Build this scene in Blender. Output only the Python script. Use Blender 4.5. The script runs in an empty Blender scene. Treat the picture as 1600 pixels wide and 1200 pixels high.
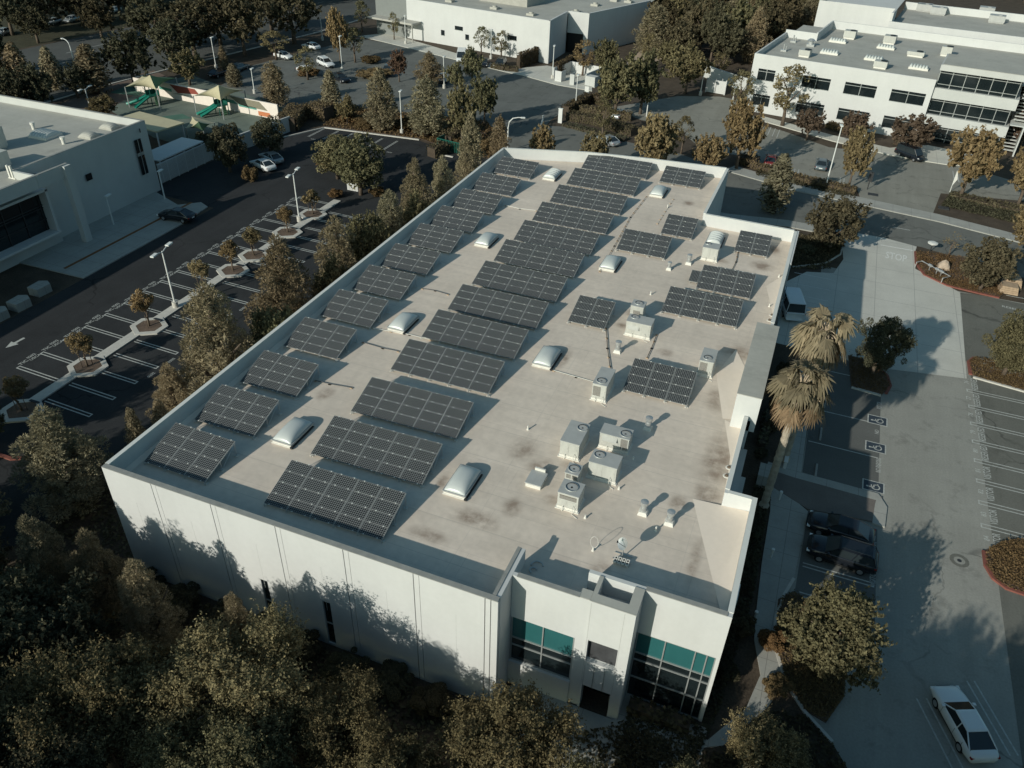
import bpy, bmesh, math, random
import numpy as np
from mathutils import Vector, Matrix
R=math.radians
scene=bpy.context.scene
COL=scene.collection
rnd=random.Random(7)
# ------------------------------------------------------------------ survey camera
YAW,PITCH,ROLL,FPX=R(-20.5153),R(35.3160),R(2.0831),1238.37
CAM=np.array([36.09,-25.15,42.40])
def _axes():
    cy,sy,cp,sp,cr,sr=math.cos(YAW),math.sin(YAW),math.cos(PITCH),math.sin(PITCH),math.cos(ROLL),math.sin(ROLL)
    f=np.array([sy*cp,cy*cp,-sp]); r=np.array([cy,-sy,0.]); u=np.cross(r,f)
    return r*cr+u*sr,-r*sr+u*cr,f
AR,AU,AF=_axes()
def ray(px,py): return AF+(px-800)/FPX*AR+(600-py)/FPX*AU
def G(px,py,h=0.0):
    "survey: photograph point on the level plane at height h"
    d=ray(px,py); t=(h-CAM[2])/d[2]; p=CAM+t*d
    return Vector((p[0],p[1],h))
def PL(px,py,o,n):
    d=ray(px,py); n=np.array(n,float); t=((np.array(o,float)-CAM)@n)/(d@n); return Vector(CAM+t*d)
def V(py,X):
    "height of the point that stands over X and shows at photo row py"
    lo,hi=-2.,45.
    for _ in range(40):
        m=(lo+hi)/2; d=np.array([X[0],X[1],m])-CAM
        if 600-FPX*(d@AU)/(d@AF)>py: lo=m
        else: hi=m
    return lo
def mpp(X): return float((np.array(X)-CAM)@AF)/FPX     # metres per photo pixel there
cam=bpy.data.cameras.new('camera'); camo=bpy.data.objects.new('camera',cam); COL.objects.link(camo)
M=Matrix.Identity(4)
for i in range(3): M[i][0]=AR[i]; M[i][1]=AU[i]; M[i][2]=-AF[i]; M[i][3]=CAM[i]
camo.matrix_world=M; cam.sensor_width=36; cam.lens=36*FPX/1600; cam.clip_end=3000; cam.clip_start=.5
scene.camera=camo
# ------------------------------------------------------------------ light
AZ,EL=R(22.8),R(23.0)
sd=Vector((math.sin(AZ)*math.cos(EL),math.cos(AZ)*math.cos(EL),-math.sin(EL)))   # travel direction of the light
L=bpy.data.lights.new('sun','SUN'); L.energy=3.6; L.angle=R(.53); L.color=(1,.965,.855)
lo=bpy.data.objects.new('sun',L); COL.objects.link(lo); lo.rotation_euler=sd.to_track_quat('-Z','Y').to_euler()
W=bpy.data.worlds.new('World'); scene.world=W; W.use_nodes=True
nt=W.node_tree; nt.nodes.clear()
sky=nt.nodes.new('ShaderNodeTexSky'); sky.sky_type='NISHITA'; sky.sun_disc=False; sky.sun_elevation=EL
sky.sun_rotation=math.atan2(-sd.x,-sd.y); sky.air_density=1.2; sky.dust_density=1.5; sky.ozone_density=1.2
bg=nt.nodes.new('ShaderNodeBackground'); bg.inputs[1].default_value=.075
ow=nt.nodes.new('ShaderNodeOutputWorld'); tint=nt.nodes.new('ShaderNodeVectorMath'); tint.operation='MULTIPLY'; tint.inputs[1].default_value=(.70,1.0,1.0); nt.links.new(sky.outputs[0],tint.inputs[0]); nt.links.new(tint.outputs[0],bg.inputs[0]); nt.links.new(bg.outputs[0],ow.inputs[0])
scene.view_settings.view_transform='Standard'; scene.view_settings.look='None'; scene.view_settings.exposure=0; scene.view_settings.gamma=1
# ------------------------------------------------------------------ materials
def mat(name,col,rough=.8,metal=0.,var=.12,scale=1.5,spec=.3,bump=0.,bscale=30.,detail=5,coord='Object',obvar=0.,fine=0.,fscale=20.):
    m=bpy.data.materials.new(name); m.use_nodes=True; t=m.node_tree; n=t.nodes; b=n['Principled BSDF']
    b.inputs['Roughness'].default_value=rough; b.inputs['Metallic'].default_value=metal; b.inputs['Specular IOR Level'].default_value=spec
    tc=n.new('ShaderNodeTexCoord'); src=tc.outputs[coord]
    c=n.new('ShaderNodeRGB'); c.outputs[0].default_value=(*col,1); out=c.outputs[0]
    def mul(out,fac,lo_,hi_):
        mr=n.new('ShaderNodeMapRange'); mr.inputs[1].default_value=.25; mr.inputs[2].default_value=.75; mr.inputs[3].default_value=lo_; mr.inputs[4].default_value=hi_
        t.links.new(fac,mr.inputs[0]); vm=n.new('ShaderNodeVectorMath'); vm.operation='SCALE'; t.links.new(out,vm.inputs[0]); t.links.new(mr.outputs[0],vm.inputs['Scale']); return vm.outputs[0]
    if var:
        no=n.new('ShaderNodeTexNoise'); no.inputs['Scale'].default_value=scale; no.inputs['Detail'].default_value=detail; no.inputs['Roughness'].default_value=.62
        t.links.new(src,no.inputs[0]); out=mul(out,no.outputs[0],1-var,1+var)
    if fine:
        no=n.new('ShaderNodeTexNoise'); no.inputs['Scale'].default_value=fscale; no.inputs['Detail'].default_value=4; t.links.new(src,no.inputs[0]); out=mul(out,no.outputs[0],1-fine,1+fine)
    if obvar:
        oi=n.new('ShaderNodeObjectInfo'); mr=n.new('ShaderNodeMapRange'); mr.inputs[3].default_value=1-obvar; mr.inputs[4].default_value=1+obvar
        t.links.new(oi.outputs['Random'],mr.inputs[0]); vm=n.new('ShaderNodeVectorMath'); vm.operation='SCALE'; t.links.new(out,vm.inputs[0]); t.links.new(mr.outputs[0],vm.inputs['Scale']); out=vm.outputs[0]
    t.links.new(out,b.inputs['Base Color'])
    if bump:
        no=n.new('ShaderNodeTexNoise'); no.inputs['Scale'].default_value=bscale; no.inputs['Detail'].default_value=3; t.links.new(src,no.inputs[0])
        bp=n.new('ShaderNodeBump'); bp.inputs['Strength'].default_value=bump; bp.inputs['Distance'].default_value=.03; t.links.new(no.outputs[0],bp.inputs['Height']); t.links.new(bp.outputs[0],b.inputs['Normal'])
    m['out']=0
    return m
def colour_socket(m):
    b=m.node_tree.nodes['Principled BSDF']; return b.inputs['Base Color'].links[0].from_socket,b.inputs['Base Color']
def spots(m,lst,col,strength=.75,coord='Object',nscale=.9):
    "stains with places of their own: (x,y,rx,ry)"
    t=m.node_tree; n=t.nodes; out,inp=colour_socket(m)
    tc=n.new('ShaderNodeTexCoord'); no=n.new('ShaderNodeTexNoise'); no.inputs['Scale'].default_value=nscale; no.inputs['Detail'].default_value=7; no.inputs['Roughness'].default_value=.65
    t.links.new(tc.outputs[coord],no.inputs[0]); acc=None
    for (x,y,rx,ry) in lst:
        mp=n.new('ShaderNodeMapping'); mp.vector_type='POINT'; mp.inputs['Location'].default_value=(-x/rx,-y/ry,0); mp.inputs['Scale'].default_value=(1/rx,1/ry,0)
        t.links.new(tc.outputs[coord],mp.inputs[0]); ln=n.new('ShaderNodeVectorMath'); ln.operation='LENGTH'; t.links.new(mp.outputs[0],ln.inputs[0])
        mr=n.new('ShaderNodeMapRange'); mr.interpolation_type='SMOOTHSTEP'; mr.inputs[1].default_value=1; mr.inputs[2].default_value=.15; t.links.new(ln.outputs['Value'],mr.inputs[0])
        if acc is None: acc=mr.outputs[0]
        else:
            mx=n.new('ShaderNodeMath'); mx.operation='MAXIMUM'; t.links.new(acc,mx.inputs[0]); t.links.new(mr.outputs[0],mx.inputs[1]); acc=mx.outputs[0]
    ad=n.new('ShaderNodeMath'); ad.operation='MULTIPLY_ADD'; ad.inputs[1].default_value=3.4; ad.inputs[2].default_value=-1.0; t.links.new(no.outputs[0],ad.inputs[0])
    ml=n.new('ShaderNodeMath'); ml.operation='MULTIPLY'; ml.use_clamp=True; t.links.new(acc,ml.inputs[0]); t.links.new(ad.outputs[0],ml.inputs[1])
    m2=n.new('ShaderNodeMath'); m2.operation='MULTIPLY'; m2.inputs[1].default_value=strength; t.links.new(ml.outputs[0],m2.inputs[0])
    mix=n.new('ShaderNodeMix'); mix.data_type='RGBA'; t.links.new(m2.outputs[0],mix.inputs[0]); t.links.new(out,mix.inputs[6]); mix.inputs[7].default_value=(*col,1)
    t.links.new(mix.outputs[2],inp)
def grid(m,sx,sy,w,col,strength=.5,coord='Object',off=(0,0)):
    "thin joint lines every sx, sy metres"
    t=m.node_tree; n=t.nodes; out,inp=colour_socket(m); tc=n.new('ShaderNodeTexCoord'); sp=n.new('ShaderNodeSeparateXYZ'); t.links.new(tc.outputs[coord],sp.inputs[0]); acc=None
    for k,s in enumerate((sx,sy)):
        if not s: continue
        a=n.new('ShaderNodeMath'); a.operation='ADD'; a.inputs[1].default_value=off[k]; t.links.new(sp.outputs[k],a.inputs[0])
        pp=n.new('ShaderNodeMath'); pp.operation='PINGPONG'; pp.inputs[1].default_value=s/2; t.links.new(a.outputs[0],pp.inputs[0])
        ls=n.new('ShaderNodeMath'); ls.operation='LESS_THAN'; ls.inputs[1].default_value=w/2; t.links.new(pp.outputs[0],ls.inputs[0])
        if acc is None: acc=ls.outputs[0]
        else:
            mx=n.new('ShaderNodeMath'); mx.operation='MAXIMUM'; t.links.new(acc,mx.inputs[0]); t.links.new(ls.outputs[0],mx.inputs[1]); acc=mx.outputs[0]
    m2=n.new('ShaderNodeMath'); m2.operation='MULTIPLY'; m2.inputs[1].default_value=strength; t.links.new(acc,m2.inputs[0])
    mix=n.new('ShaderNodeMix'); mix.data_type='RGBA'; t.links.new(m2.outputs[0],mix.inputs[0]); t.links.new(out,mix.inputs[6]); mix.inputs[7].default_value=(*col,1); t.links.new(mix.outputs[2],inp)
def leafmat(name,a,b,c=None):
    m=bpy.data.materials.new(name); m.use_nodes=True; t=m.node_tree; n=t.nodes; n.clear()
    g=n.new('ShaderNodeNewGeometry'); oi=n.new('ShaderNodeObjectInfo'); tc=n.new('ShaderNodeTexCoord'); no=n.new('ShaderNodeTexNoise'); no.inputs['Scale'].default_value=.7; no.inputs['Detail'].default_value=2
    t.links.new(tc.outputs['Object'],no.inputs[0])
    ad=n.new('ShaderNodeMath'); ad.operation='ADD'; t.links.new(g.outputs['Random Per Island'],ad.inputs[0]); t.links.new(no.outputs[0],ad.inputs[1])
    a2=n.new('ShaderNodeMath'); a2.operation='MULTIPLY_ADD'; a2.inputs[1].default_value=.55; a2.inputs[2].default_value=-.05; t.links.new(ad.outputs[0],a2.inputs[0])
    mx=n.new('ShaderNodeMix'); mx.data_type='RGBA'; mx.inputs[6].default_value=(*a,1); mx.inputs[7].default_value=(*b,1); t.links.new(a2.outputs[0],mx.inputs[0])
    mr=n.new('ShaderNodeMapRange'); mr.inputs[3].default_value=.75; mr.inputs[4].default_value=1.2; t.links.new(oi.outputs['Random'],mr.inputs[0])
    hv=n.new('ShaderNodeMix'); hv.data_type='RGBA'; hv.inputs[6].default_value=(1.08,.985,.91,1); hv.inputs[7].default_value=(.93,1.01,.98,1); fr=n.new('ShaderNodeMath'); fr.operation='MULTIPLY'; fr.inputs[1].default_value=7.3; t.links.new(oi.outputs['Random'],fr.inputs[0]); f2=n.new('ShaderNodeMath'); f2.operation='FRACT'; t.links.new(fr.outputs[0],f2.inputs[0]); t.links.new(f2.outputs[0],hv.inputs[0])
    m9=n.new('ShaderNodeVectorMath'); m9.operation='MULTIPLY'; t.links.new(mx.outputs[2],m9.inputs[0]); t.links.new(hv.outputs[2],m9.inputs[1])
    vm=n.new('ShaderNodeVectorMath'); vm.operation='SCALE'; t.links.new(m9.outputs[0],vm.inputs[0]); t.links.new(mr.outputs[0],vm.inputs['Scale'])
    d=n.new('ShaderNodeBsdfDiffuse'); tr=n.new('ShaderNodeBsdfTranslucent'); ms=n.new('ShaderNodeMixShader'); ms.inputs[0].default_value=.2
    t.links.new(vm.outputs[0],d.inputs[0]); t.links.new(vm.outputs[0],tr.inputs[0]); t.links.new(d.outputs[0],ms.inputs[1]); t.links.new(tr.outputs[0],ms.inputs[2])
    o=n.new('ShaderNodeOutputMaterial'); t.links.new(ms.outputs[0],o.inputs[0]); return m
M_={}
def mk(k,*a,**kw): M_[k]=mat(k,*a,**kw); return M_[k]
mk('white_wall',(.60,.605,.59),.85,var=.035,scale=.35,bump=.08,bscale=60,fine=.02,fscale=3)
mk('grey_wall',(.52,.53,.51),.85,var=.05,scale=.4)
mk('cap',(.30,.30,.28),.6,var=.15,scale=2)
mk('white_cap',(.68,.68,.64),.7,var=.05,scale=1)
mk('roof',(.71,.612,.515),.8,var=.10,scale=.16,detail=8,bump=.1,bscale=4,fine=.07,fscale=2.2)
mk('roof_light',(.78,.68,.58),.8,var=.05,scale=.3,fine=.03,fscale=3)
mk('roof_grey',(.44,.43,.385),.85,var=.10,scale=.3,detail=8,fine=.04,fscale=3)
mk('flashing',(.70,.68,.62),.6,var=.06,scale=3)
mk('asphalt_new',(.042,.044,.046),.95,spec=.08,var=.22,scale=.25,detail=8,fine=.18,fscale=9,bump=.2,bscale=40)
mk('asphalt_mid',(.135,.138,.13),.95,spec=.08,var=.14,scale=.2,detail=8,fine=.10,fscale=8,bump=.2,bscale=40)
mk('asphalt_street',(.172,.175,.16),.95,spec=.08,var=.12,scale=.3,detail=8,fine=.08,fscale=8)
mk('asphalt_far',(.155,.162,.152),.95,spec=.08,var=.15,scale=.2,detail=8,fine=.10,fscale=6)
mk('asphalt_worn',(.315,.312,.28),.95,spec=.1,var=.10,scale=.22,detail=8,fine=.09,fscale=7,bump=.2,bscale=40)
mk('asphalt_boulevard',(.10,.104,.10),.95,spec=.08,var=.14,scale=.2,fine=.1,fscale=5)
mk('asphalt_grey',(.165,.165,.145),.95,spec=.08,var=.16,scale=.25,detail=9,fine=.12,fscale=7)
mk('asphalt_east',(.27,.265,.232),.95,spec=.08,var=.12,scale=.2,detail=8,fine=.10,fscale=7)
mk('grey_panel',(.22,.235,.225),.8,var=.06)
mk('concrete',(.55,.54,.485),.9,var=.10,scale=.3,detail=8,fine=.06,fscale=6,bump=.1)
mk('walk',(.36,.36,.33),.9,var=.12,scale=.5,detail=8,fine=.06,fscale=6)
mk('walk_brown',(.17,.15,.135),.9,var=.15,scale=.5,fine=.1,fscale=9)
mk('kerb',(.55,.53,.48),.9,var=.10,scale=2)
mk('red_kerb',(.23,.085,.065),.8,var=.2,scale=2)
mk('soil',(.075,.058,.042),1,var=.35,scale=.5,detail=9,fine=.35,fscale=7,bump=.6,bscale=8)
mk('mulch',(.14,.10,.075),1,var=.3,scale=.8,detail=9,fine=.3,fscale=8,bump=.6,bscale=9)
mk('lawn',(.05,.048,.028),1,var=.3,scale=.6,detail=9,fine=.3,fscale=9,bump=.6,bscale=10)
mk('paint',(.47,.48,.45),.8,var=.32,scale=5,detail=8)
mk('paint_faint',(.70,.70,.66),.8,var=.2,scale=5,detail=8)
mk('paint_red',(.20,.09,.035),.9,var=.3,scale=2)
mk('ada_blue',(.045,.060,.078),.7,var=.15,scale=4)
mk('silver',(.40,.41,.40),.45,.25,var=.06,scale=4)
mk('gal',(.55,.56,.55),.4,.6,var=.15,scale=3)
mk('hvac',(.50,.50,.46),.55,var=.07,scale=1.5,obvar=.06)
mk('hvac_top',(.42,.425,.41),.5,var=.10,scale=1.5)
mk('coil',(.16,.14,.115),.7,var=.35,scale=9)
mk('black',(.012,.013,.014),.5,var=.2)
mk('dark_metal',(.05,.052,.055),.5,.3,var=.2)
mk('concrete_block',(.62,.60,.55),.9,var=.1,scale=6)
mk('glass_dark',(.012,.018,.02),.06,spec=.6,var=.2,scale=.5)
mk('glass_teal',(.030,.125,.128),.08,spec=.5,var=.08,scale=.5)
mk('mullion',(.42,.44,.43),.4,.4,var=.05)
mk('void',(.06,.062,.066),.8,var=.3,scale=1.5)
mk('dome',(.56,.585,.56),.28,spec=.5,var=.03,scale=2)
mk('pole',(.70,.71,.68),.5,var=.05)
mk('bark',(.13,.10,.075),.95,var=.3,scale=5,bump=.6,bscale=12)
mk('palm_bark',(.40,.345,.27),.95,var=.3,scale=3,bump=.8,bscale=14)
mk('petiole',(.46,.37,.27),.8,var=.15,scale=3)
mk('tyre',(.015,.015,.016),.9,var=.1)
mk('rim',(.45,.46,.47),.35,.7,var=.05)
mk('car_white',(.72,.74,.74),.25,spec=.6,var=.02)
mk('car_silver',(.42,.45,.46),.28,.5,var=.02)
mk('car_black',(.012,.015,.02),.18,spec=.6,var=.05)
mk('car_blue',(.15,.19,.21),.28,.4,var=.03)
mk('car_red',(.16,.02,.02),.25,spec=.6,var=.03)
mk('car_tan',(.40,.34,.25),.35,var=.05)
mk('car_glass',(.022,.030,.034),.06,spec=.8,var=.1)
mk('lamp_clear',(.75,.76,.74),.2,var=.02)
mk('lamp_red',(.25,.02,.015),.25,var=.02)
mk('sail_tan',(.52,.47,.31),.85,var=.08,scale=1)
mk('sail_green',(.10,.20,.115),.85,var=.08,scale=1)
mk('slide',(.02,.22,.16),.35,var=.1)
mk('play_floor',(.15,.18,.15),.95,var=.25,scale=.3,fine=.1)
mk('play_floor_red',(.17,.125,.10),.95,var=.2,scale=.4)
mk('play_floor_green',(.075,.16,.12),.95,var=.2,scale=.4)
mk('mural_white',(.78,.70,.62),.85,var=.06)
mk('mural_red',(.26,.065,.045),.85,var=.1)
mk('mural_teal',(.10,.30,.24),.85,var=.1)
mk('mural_olive',(.24,.22,.16),.85,var=.1)
mk('mural_orange',(.55,.20,.09),.85,var=.1)
mk('brick_tan',(.42,.31,.21),.95,var=.25,scale=4)
mk('rock',(.45,.36,.28),.95,var=.2,scale=3,bump=.6)
mk('green_metal',(.012,.10,.075),.5,var=.1)
mk('hair_orange',(.30,.13,.05),.9,var=.1)

def streaks(m,scale=(1.6,1.6,.07),amp=.07,coord='Object',thr=(.35,.75)):
    "weathering: long thin tone streaks"
    t=m.node_tree; n=t.nodes; out,inp=colour_socket(m); tc=n.new('ShaderNodeTexCoord'); mp=n.new('ShaderNodeMapping'); mp.inputs['Scale'].default_value=scale; t.links.new(tc.outputs[coord],mp.inputs[0])
    no=n.new('ShaderNodeTexNoise'); no.inputs['Scale'].default_value=1; no.inputs['Detail'].default_value=6; no.inputs['Roughness'].default_value=.65; t.links.new(mp.outputs[0],no.inputs[0])
    mr=n.new('ShaderNodeMapRange'); mr.inputs[1].default_value=thr[0]; mr.inputs[2].default_value=thr[1]; mr.inputs[3].default_value=1.0+amp*.4; mr.inputs[4].default_value=1-amp; t.links.new(no.outputs[0],mr.inputs[0])
    vm=n.new('ShaderNodeVectorMath'); vm.operation='SCALE'; t.links.new(out,vm.inputs[0]); t.links.new(mr.outputs[0],vm.inputs['Scale']); t.links.new(vm.outputs[0],inp)
def sheets(m,w,h,amp,off=(0,0,0),mortar=.0):
    "laid sheets, each of its own slight tone"
    t=m.node_tree; n=t.nodes; out,inp=colour_socket(m); tc=n.new('ShaderNodeTexCoord'); mp=n.new('ShaderNodeMapping'); mp.inputs['Location'].default_value=off; t.links.new(tc.outputs['Object'],mp.inputs[0])
    br=n.new('ShaderNodeTexBrick'); br.inputs['Scale'].default_value=1; br.inputs['Brick Width'].default_value=w; br.inputs['Row Height'].default_value=h; br.inputs['Mortar Size'].default_value=mortar; br.inputs['Color1'].default_value=(1,1,1,1); br.inputs['Color2'].default_value=(1-amp,1-amp,1-amp,1); br.inputs['Mortar'].default_value=(1-amp*2.2,)*3+(1,)
    t.links.new(mp.outputs[0],br.inputs[0]); vm=n.new('ShaderNodeVectorMath'); vm.operation='MULTIPLY'; t.links.new(out,vm.inputs[0]); t.links.new(br.outputs[0],vm.inputs[1]); t.links.new(vm.outputs[0],inp)
def cracks(m,scale,strength,col,width=.012,seed=0):
    t=m.node_tree; n=t.nodes; out,inp=colour_socket(m); tc=n.new('ShaderNodeTexCoord'); no=n.new('ShaderNodeTexNoise'); no.inputs['Scale'].default_value=.45; no.inputs['Detail'].default_value=5; t.links.new(tc.outputs['Object'],no.inputs[0])
    va=n.new('ShaderNodeVectorMath'); va.operation='MULTIPLY_ADD'; va.inputs[1].default_value=(3.2,3.2,0); t.links.new(no.outputs['Color'],va.inputs[0]); t.links.new(tc.outputs['Object'],va.inputs[2])
    mp=n.new('ShaderNodeMapping'); mp.inputs['Scale'].default_value=(1,1,0); mp.inputs['Location'].default_value=(seed,seed*.7,0); t.links.new(va.outputs[0],mp.inputs[0])
    vo=n.new('ShaderNodeTexVoronoi'); vo.feature='DISTANCE_TO_EDGE'; vo.inputs['Scale'].default_value=scale; t.links.new(mp.outputs[0],vo.inputs['Vector'])
    mr=n.new('ShaderNodeMapRange'); mr.inputs[1].default_value=width*.3; mr.inputs[2].default_value=width; mr.inputs[3].default_value=strength; mr.inputs[4].default_value=0; t.links.new(vo.outputs['Distance'],mr.inputs[0])
    n2=n.new('ShaderNodeTexNoise'); n2.inputs['Scale'].default_value=.12; n2.inputs['Detail'].default_value=3; t.links.new(tc.outputs['Object'],n2.inputs[0]); m3=n.new('ShaderNodeMapRange'); m3.inputs[1].default_value=.45; m3.inputs[2].default_value=.6; t.links.new(n2.outputs[0],m3.inputs[0])
    ml=n.new('ShaderNodeMath'); ml.operation='MULTIPLY'; t.links.new(mr.outputs[0],ml.inputs[0]); t.links.new(m3.outputs[0],ml.inputs[1])
    mix=n.new('ShaderNodeMix'); mix.data_type='RGBA'; t.links.new(ml.outputs[0],mix.inputs[0]); t.links.new(out,mix.inputs[6]); mix.inputs[7].default_value=(*col,1); t.links.new(mix.outputs[2],inp)
def blotch(m,scale,amp,lo=.55,hi=.7):
    "oil and patch marks"
    t=m.node_tree; n=t.nodes; out,inp=colour_socket(m); tc=n.new('ShaderNodeTexCoord'); no=n.new('ShaderNodeTexNoise'); no.inputs['Scale'].default_value=scale; no.inputs['Detail'].default_value=6; no.inputs['Roughness'].default_value=.7; t.links.new(tc.outputs['Object'],no.inputs[0])
    mr=n.new('ShaderNodeMapRange'); mr.inputs[1].default_value=lo; mr.inputs[2].default_value=hi; mr.inputs[3].default_value=1; mr.inputs[4].default_value=1-amp; t.links.new(no.outputs[0],mr.inputs[0]); vm=n.new('ShaderNodeVectorMath'); vm.operation='SCALE'; t.links.new(out,vm.inputs[0]); t.links.new(mr.outputs[0],vm.inputs['Scale']); t.links.new(vm.outputs[0],inp)
for k_ in ('white_wall','grey_wall'): streaks(M_[k_],(.7,.7,.05),.035); blotch(M_[k_],.12,.04,.45,.65)
streaks(M_['hvac'],(3,3,.6),.10)
sheets(M_['roof'],12.2,1.95,.055,(1.3,.4,0),.02); streaks(M_['roof'],(.09,.9,1),.09); streaks(M_['roof'],(.8,.12,1),.06)
sheets(M_['roof_grey'],10,2.0,.06,(0,0,0),.03); blotch(M_['roof_grey'],.25,.18)
for k_,c_ in (('asphalt_worn',(.12,.12,.11)),('asphalt_grey',(.06,.06,.055)),('asphalt_east',(.12,.12,.11)),('asphalt_far',(.06,.06,.06)),('asphalt_street',(.07,.07,.065)),('asphalt_new',(.02,.021,.022))): cracks(M_[k_],.11,.75,c_,.011,len(k_)); blotch(M_[k_],.5,.28); streaks(M_[k_],(.9,.05,1),.10)
grid(M_['concrete'],4.2,4.2,.05,(.24,.24,.23),.7)
grid(M_['walk'],2.4,2.4,.04,(.17,.17,.165),.7)
LF={}
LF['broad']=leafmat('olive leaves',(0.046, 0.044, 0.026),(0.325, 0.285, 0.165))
LF['dark']=leafmat('dark olive leaves',(.030,.031,.022),(.175,.157,.103))  # dark foliage; also puts shade into the colour of the left grove trees
LF['pine']=leafmat('pine needles',(0.095, 0.082, 0.055),(0.44, 0.365, 0.245))
LF['autumn']=leafmat('tan autumn leaves',(0.115, 0.088, 0.05),(0.38, 0.29, 0.165))
LF['red']=leafmat('russet leaves',(0.08, 0.055, 0.043),(0.19, 0.135, 0.1))
LF['hedge']=leafmat('hedge leaves',(0.07, 0.058, 0.038),(0.2, 0.16, 0.1))
LF['ground']=leafmat('ground cover leaves',(0.09, 0.06, 0.034),(0.27, 0.185, 0.1))
LF['palm']=leafmat('palm fan',(.15,.125,.085),(.36,.285,.195))
LF['palm_dead']=leafmat('dry palm fan',(0.22, 0.16, 0.105),(0.45, 0.335, 0.225))
# ------------------------------------------------------------------ mesh helpers
class MB:
    def __init__(s): s.v=[]; s.f=[]; s.m=[]
    def add(s,vs,fs,m=0):
        o=len(s.v); s.v+= [tuple(v) for v in vs]; s.f+=[tuple(o+i for i in f) for f in fs]; s.m+=[m]*len(fs); return s
    def box(s,x0,y0,z0,x1,y1,z1,m=0,T=None):
        vs=[Vector((x,y,z)) for z in (z0,z1) for y in (y0,y1) for x in (x0,x1)]
        if T: vs=[T@v for v in vs]
        return s.add(vs,[(0,2,3,1),(4,5,7,6),(0,1,5,4),(2,6,7,3),(0,4,6,2),(1,3,7,5)],m)
    def seg(s,a,b,t,z0,z1,m=0,ext=0):
        "wall from a to b, thickness t to the left of a->b"
        a=Vector((a[0],a[1],0)); b=Vector((b[0],b[1],0)); d=(b-a).normalized(); n=Vector((-d.y,d.x,0)); a=a-d*ext; b=b+d*ext
        q=[a,b,b+n*t,a+n*t]; vs=[Vector((p.x,p.y,z)) for z in (z0,z1) for p in q]
        return s.add(vs,[(3,2,1,0),(4,5,6,7),(0,1,5,4),(1,2,6,5),(2,3,7,6),(3,0,4,7)],m)
    def prism(s,pts,z0,z1,m=0,mt=None):
        n=len(pts); vs=[(p[0],p[1],z0) for p in pts]+[(p[0],p[1],z1) for p in pts]
        s.add(vs,[(i,(i+1)%n,n+(i+1)%n,n+i) for i in range(n)]+[tuple(range(n-1,-1,-1))],m)
        return s.add([(p[0],p[1],z1) for p in pts],[tuple(range(n))],m if mt is None else mt)
    def tube(s,pts,rs,m=0,n=8,cap=True):
        pts=[Vector(p) for p in pts]; rings=[]
        if not hasattr(rs,'__len__'): rs=[rs]*len(pts)
        for i,p in enumerate(pts):
            d=(pts[min(i+1,len(pts)-1)]-pts[max(i-1,0)]).normalized(); a=d.orthogonal().normalized() if abs(d.z)>.9 else Vector((-d.y,d.x,0)).normalized(); b=d.cross(a)
            if abs(d.z)>.9: a=Vector((1,0,0)); b=d.cross(a).normalized(); a=b.cross(d)
            rings.append([p+(a*math.cos(k*2*math.pi/n)+b*math.sin(k*2*math.pi/n))*rs[i] for k in range(n)])
        vs=[v for r in rings for v in r]; fs=[]
        for i in range(len(pts)-1):
            for k in range(n): fs.append((i*n+k,i*n+(k+1)%n,(i+1)*n+(k+1)%n,(i+1)*n+k))
        if cap: fs+=[tuple(range(n-1,-1,-1)),tuple((len(pts)-1)*n+k for k in range(n))]
        return s.add(vs,fs,m)
    def cyl(s,x,y,z0,z1,r0,r1=None,m=0,n=16): return s.tube([(x,y,z0),(x,y,z1)],[r0,r0 if r1 is None else r1],m,n)
    def dome(s,x0,y0,x1,y1,z0,h,m=0,n=8,p=2.6):
        vs=[];fs=[]
        for j in range(n+1):
            for i in range(n+1):
                a=2*i/n-1; b=2*j/n-1; a=math.sin(a*math.pi/2); b=math.sin(b*math.pi/2)
                vs.append(((x0+x1)/2+a*(x1-x0)/2,(y0+y1)/2+b*(y1-y0)/2,z0+h*(max(0,1-abs(a)**p)*max(0,1-abs(b)**p))**.5))
        for j in range(n):
            for i in range(n): k=j*(n+1)+i; fs.append((k,k+1,k+n+2,k+n+1))
        return s.add(vs,fs,m)
    def mesh(s,name,mats,smooth=False,bevel=0):
        me=bpy.data.meshes.new(name); me.from_pydata(s.v,[],s.f)
        for k in mats: me.materials.append(M_[k] if isinstance(k,str) else k)
        me.polygons.foreach_set('material_index',s.m)
        if bevel:
            bm=bmesh.new(); bm.from_mesh(me); bmesh.ops.remove_doubles(bm,verts=bm.verts,dist=1e-5)
            bmesh.ops.bevel(bm,geom=[e for e in bm.edges if len(e.link_faces)==2 and e.calc_face_angle(0)>.6],offset=bevel,segments=2,affect='EDGES',profile=.5); bm.to_mesh(me); bm.free()
        if smooth: me.polygons.foreach_set('use_smooth',[True]*len(me.polygons))
        me.update(); return me
    def obj(s,name,mats,parent=None,smooth=False,bevel=0):
        if isinstance(mats,str): mats=[mats]
        return put(s.mesh(name,mats,smooth,bevel),name,parent)
def put(me,name,parent=None):
    o=bpy.data.objects.new(name,me); COL.objects.link(o)
    if parent: o.parent=parent
    return o
LABELS={}
def tag(o,label,cat,group=None,kind=None):
    o['label']=label; o['category']=cat
    if group: o['group']=group
    if kind: o['kind']=kind
    if label in LABELS and not kind: print('DUP LABEL',label)
    LABELS[label]=1
    n=len(label.split())
    if n>16 or n<4: print('LABEL LEN',n,label)
    return o
def thing(name,label,cat,loc=(0,0,0),rz=0,group=None):
    o=bpy.data.objects.new(name,None); COL.objects.link(o); o.location=loc; o.rotation_euler=(0,0,rz); o.empty_display_size=.3
    return tag(o,label,cat,group)
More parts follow.
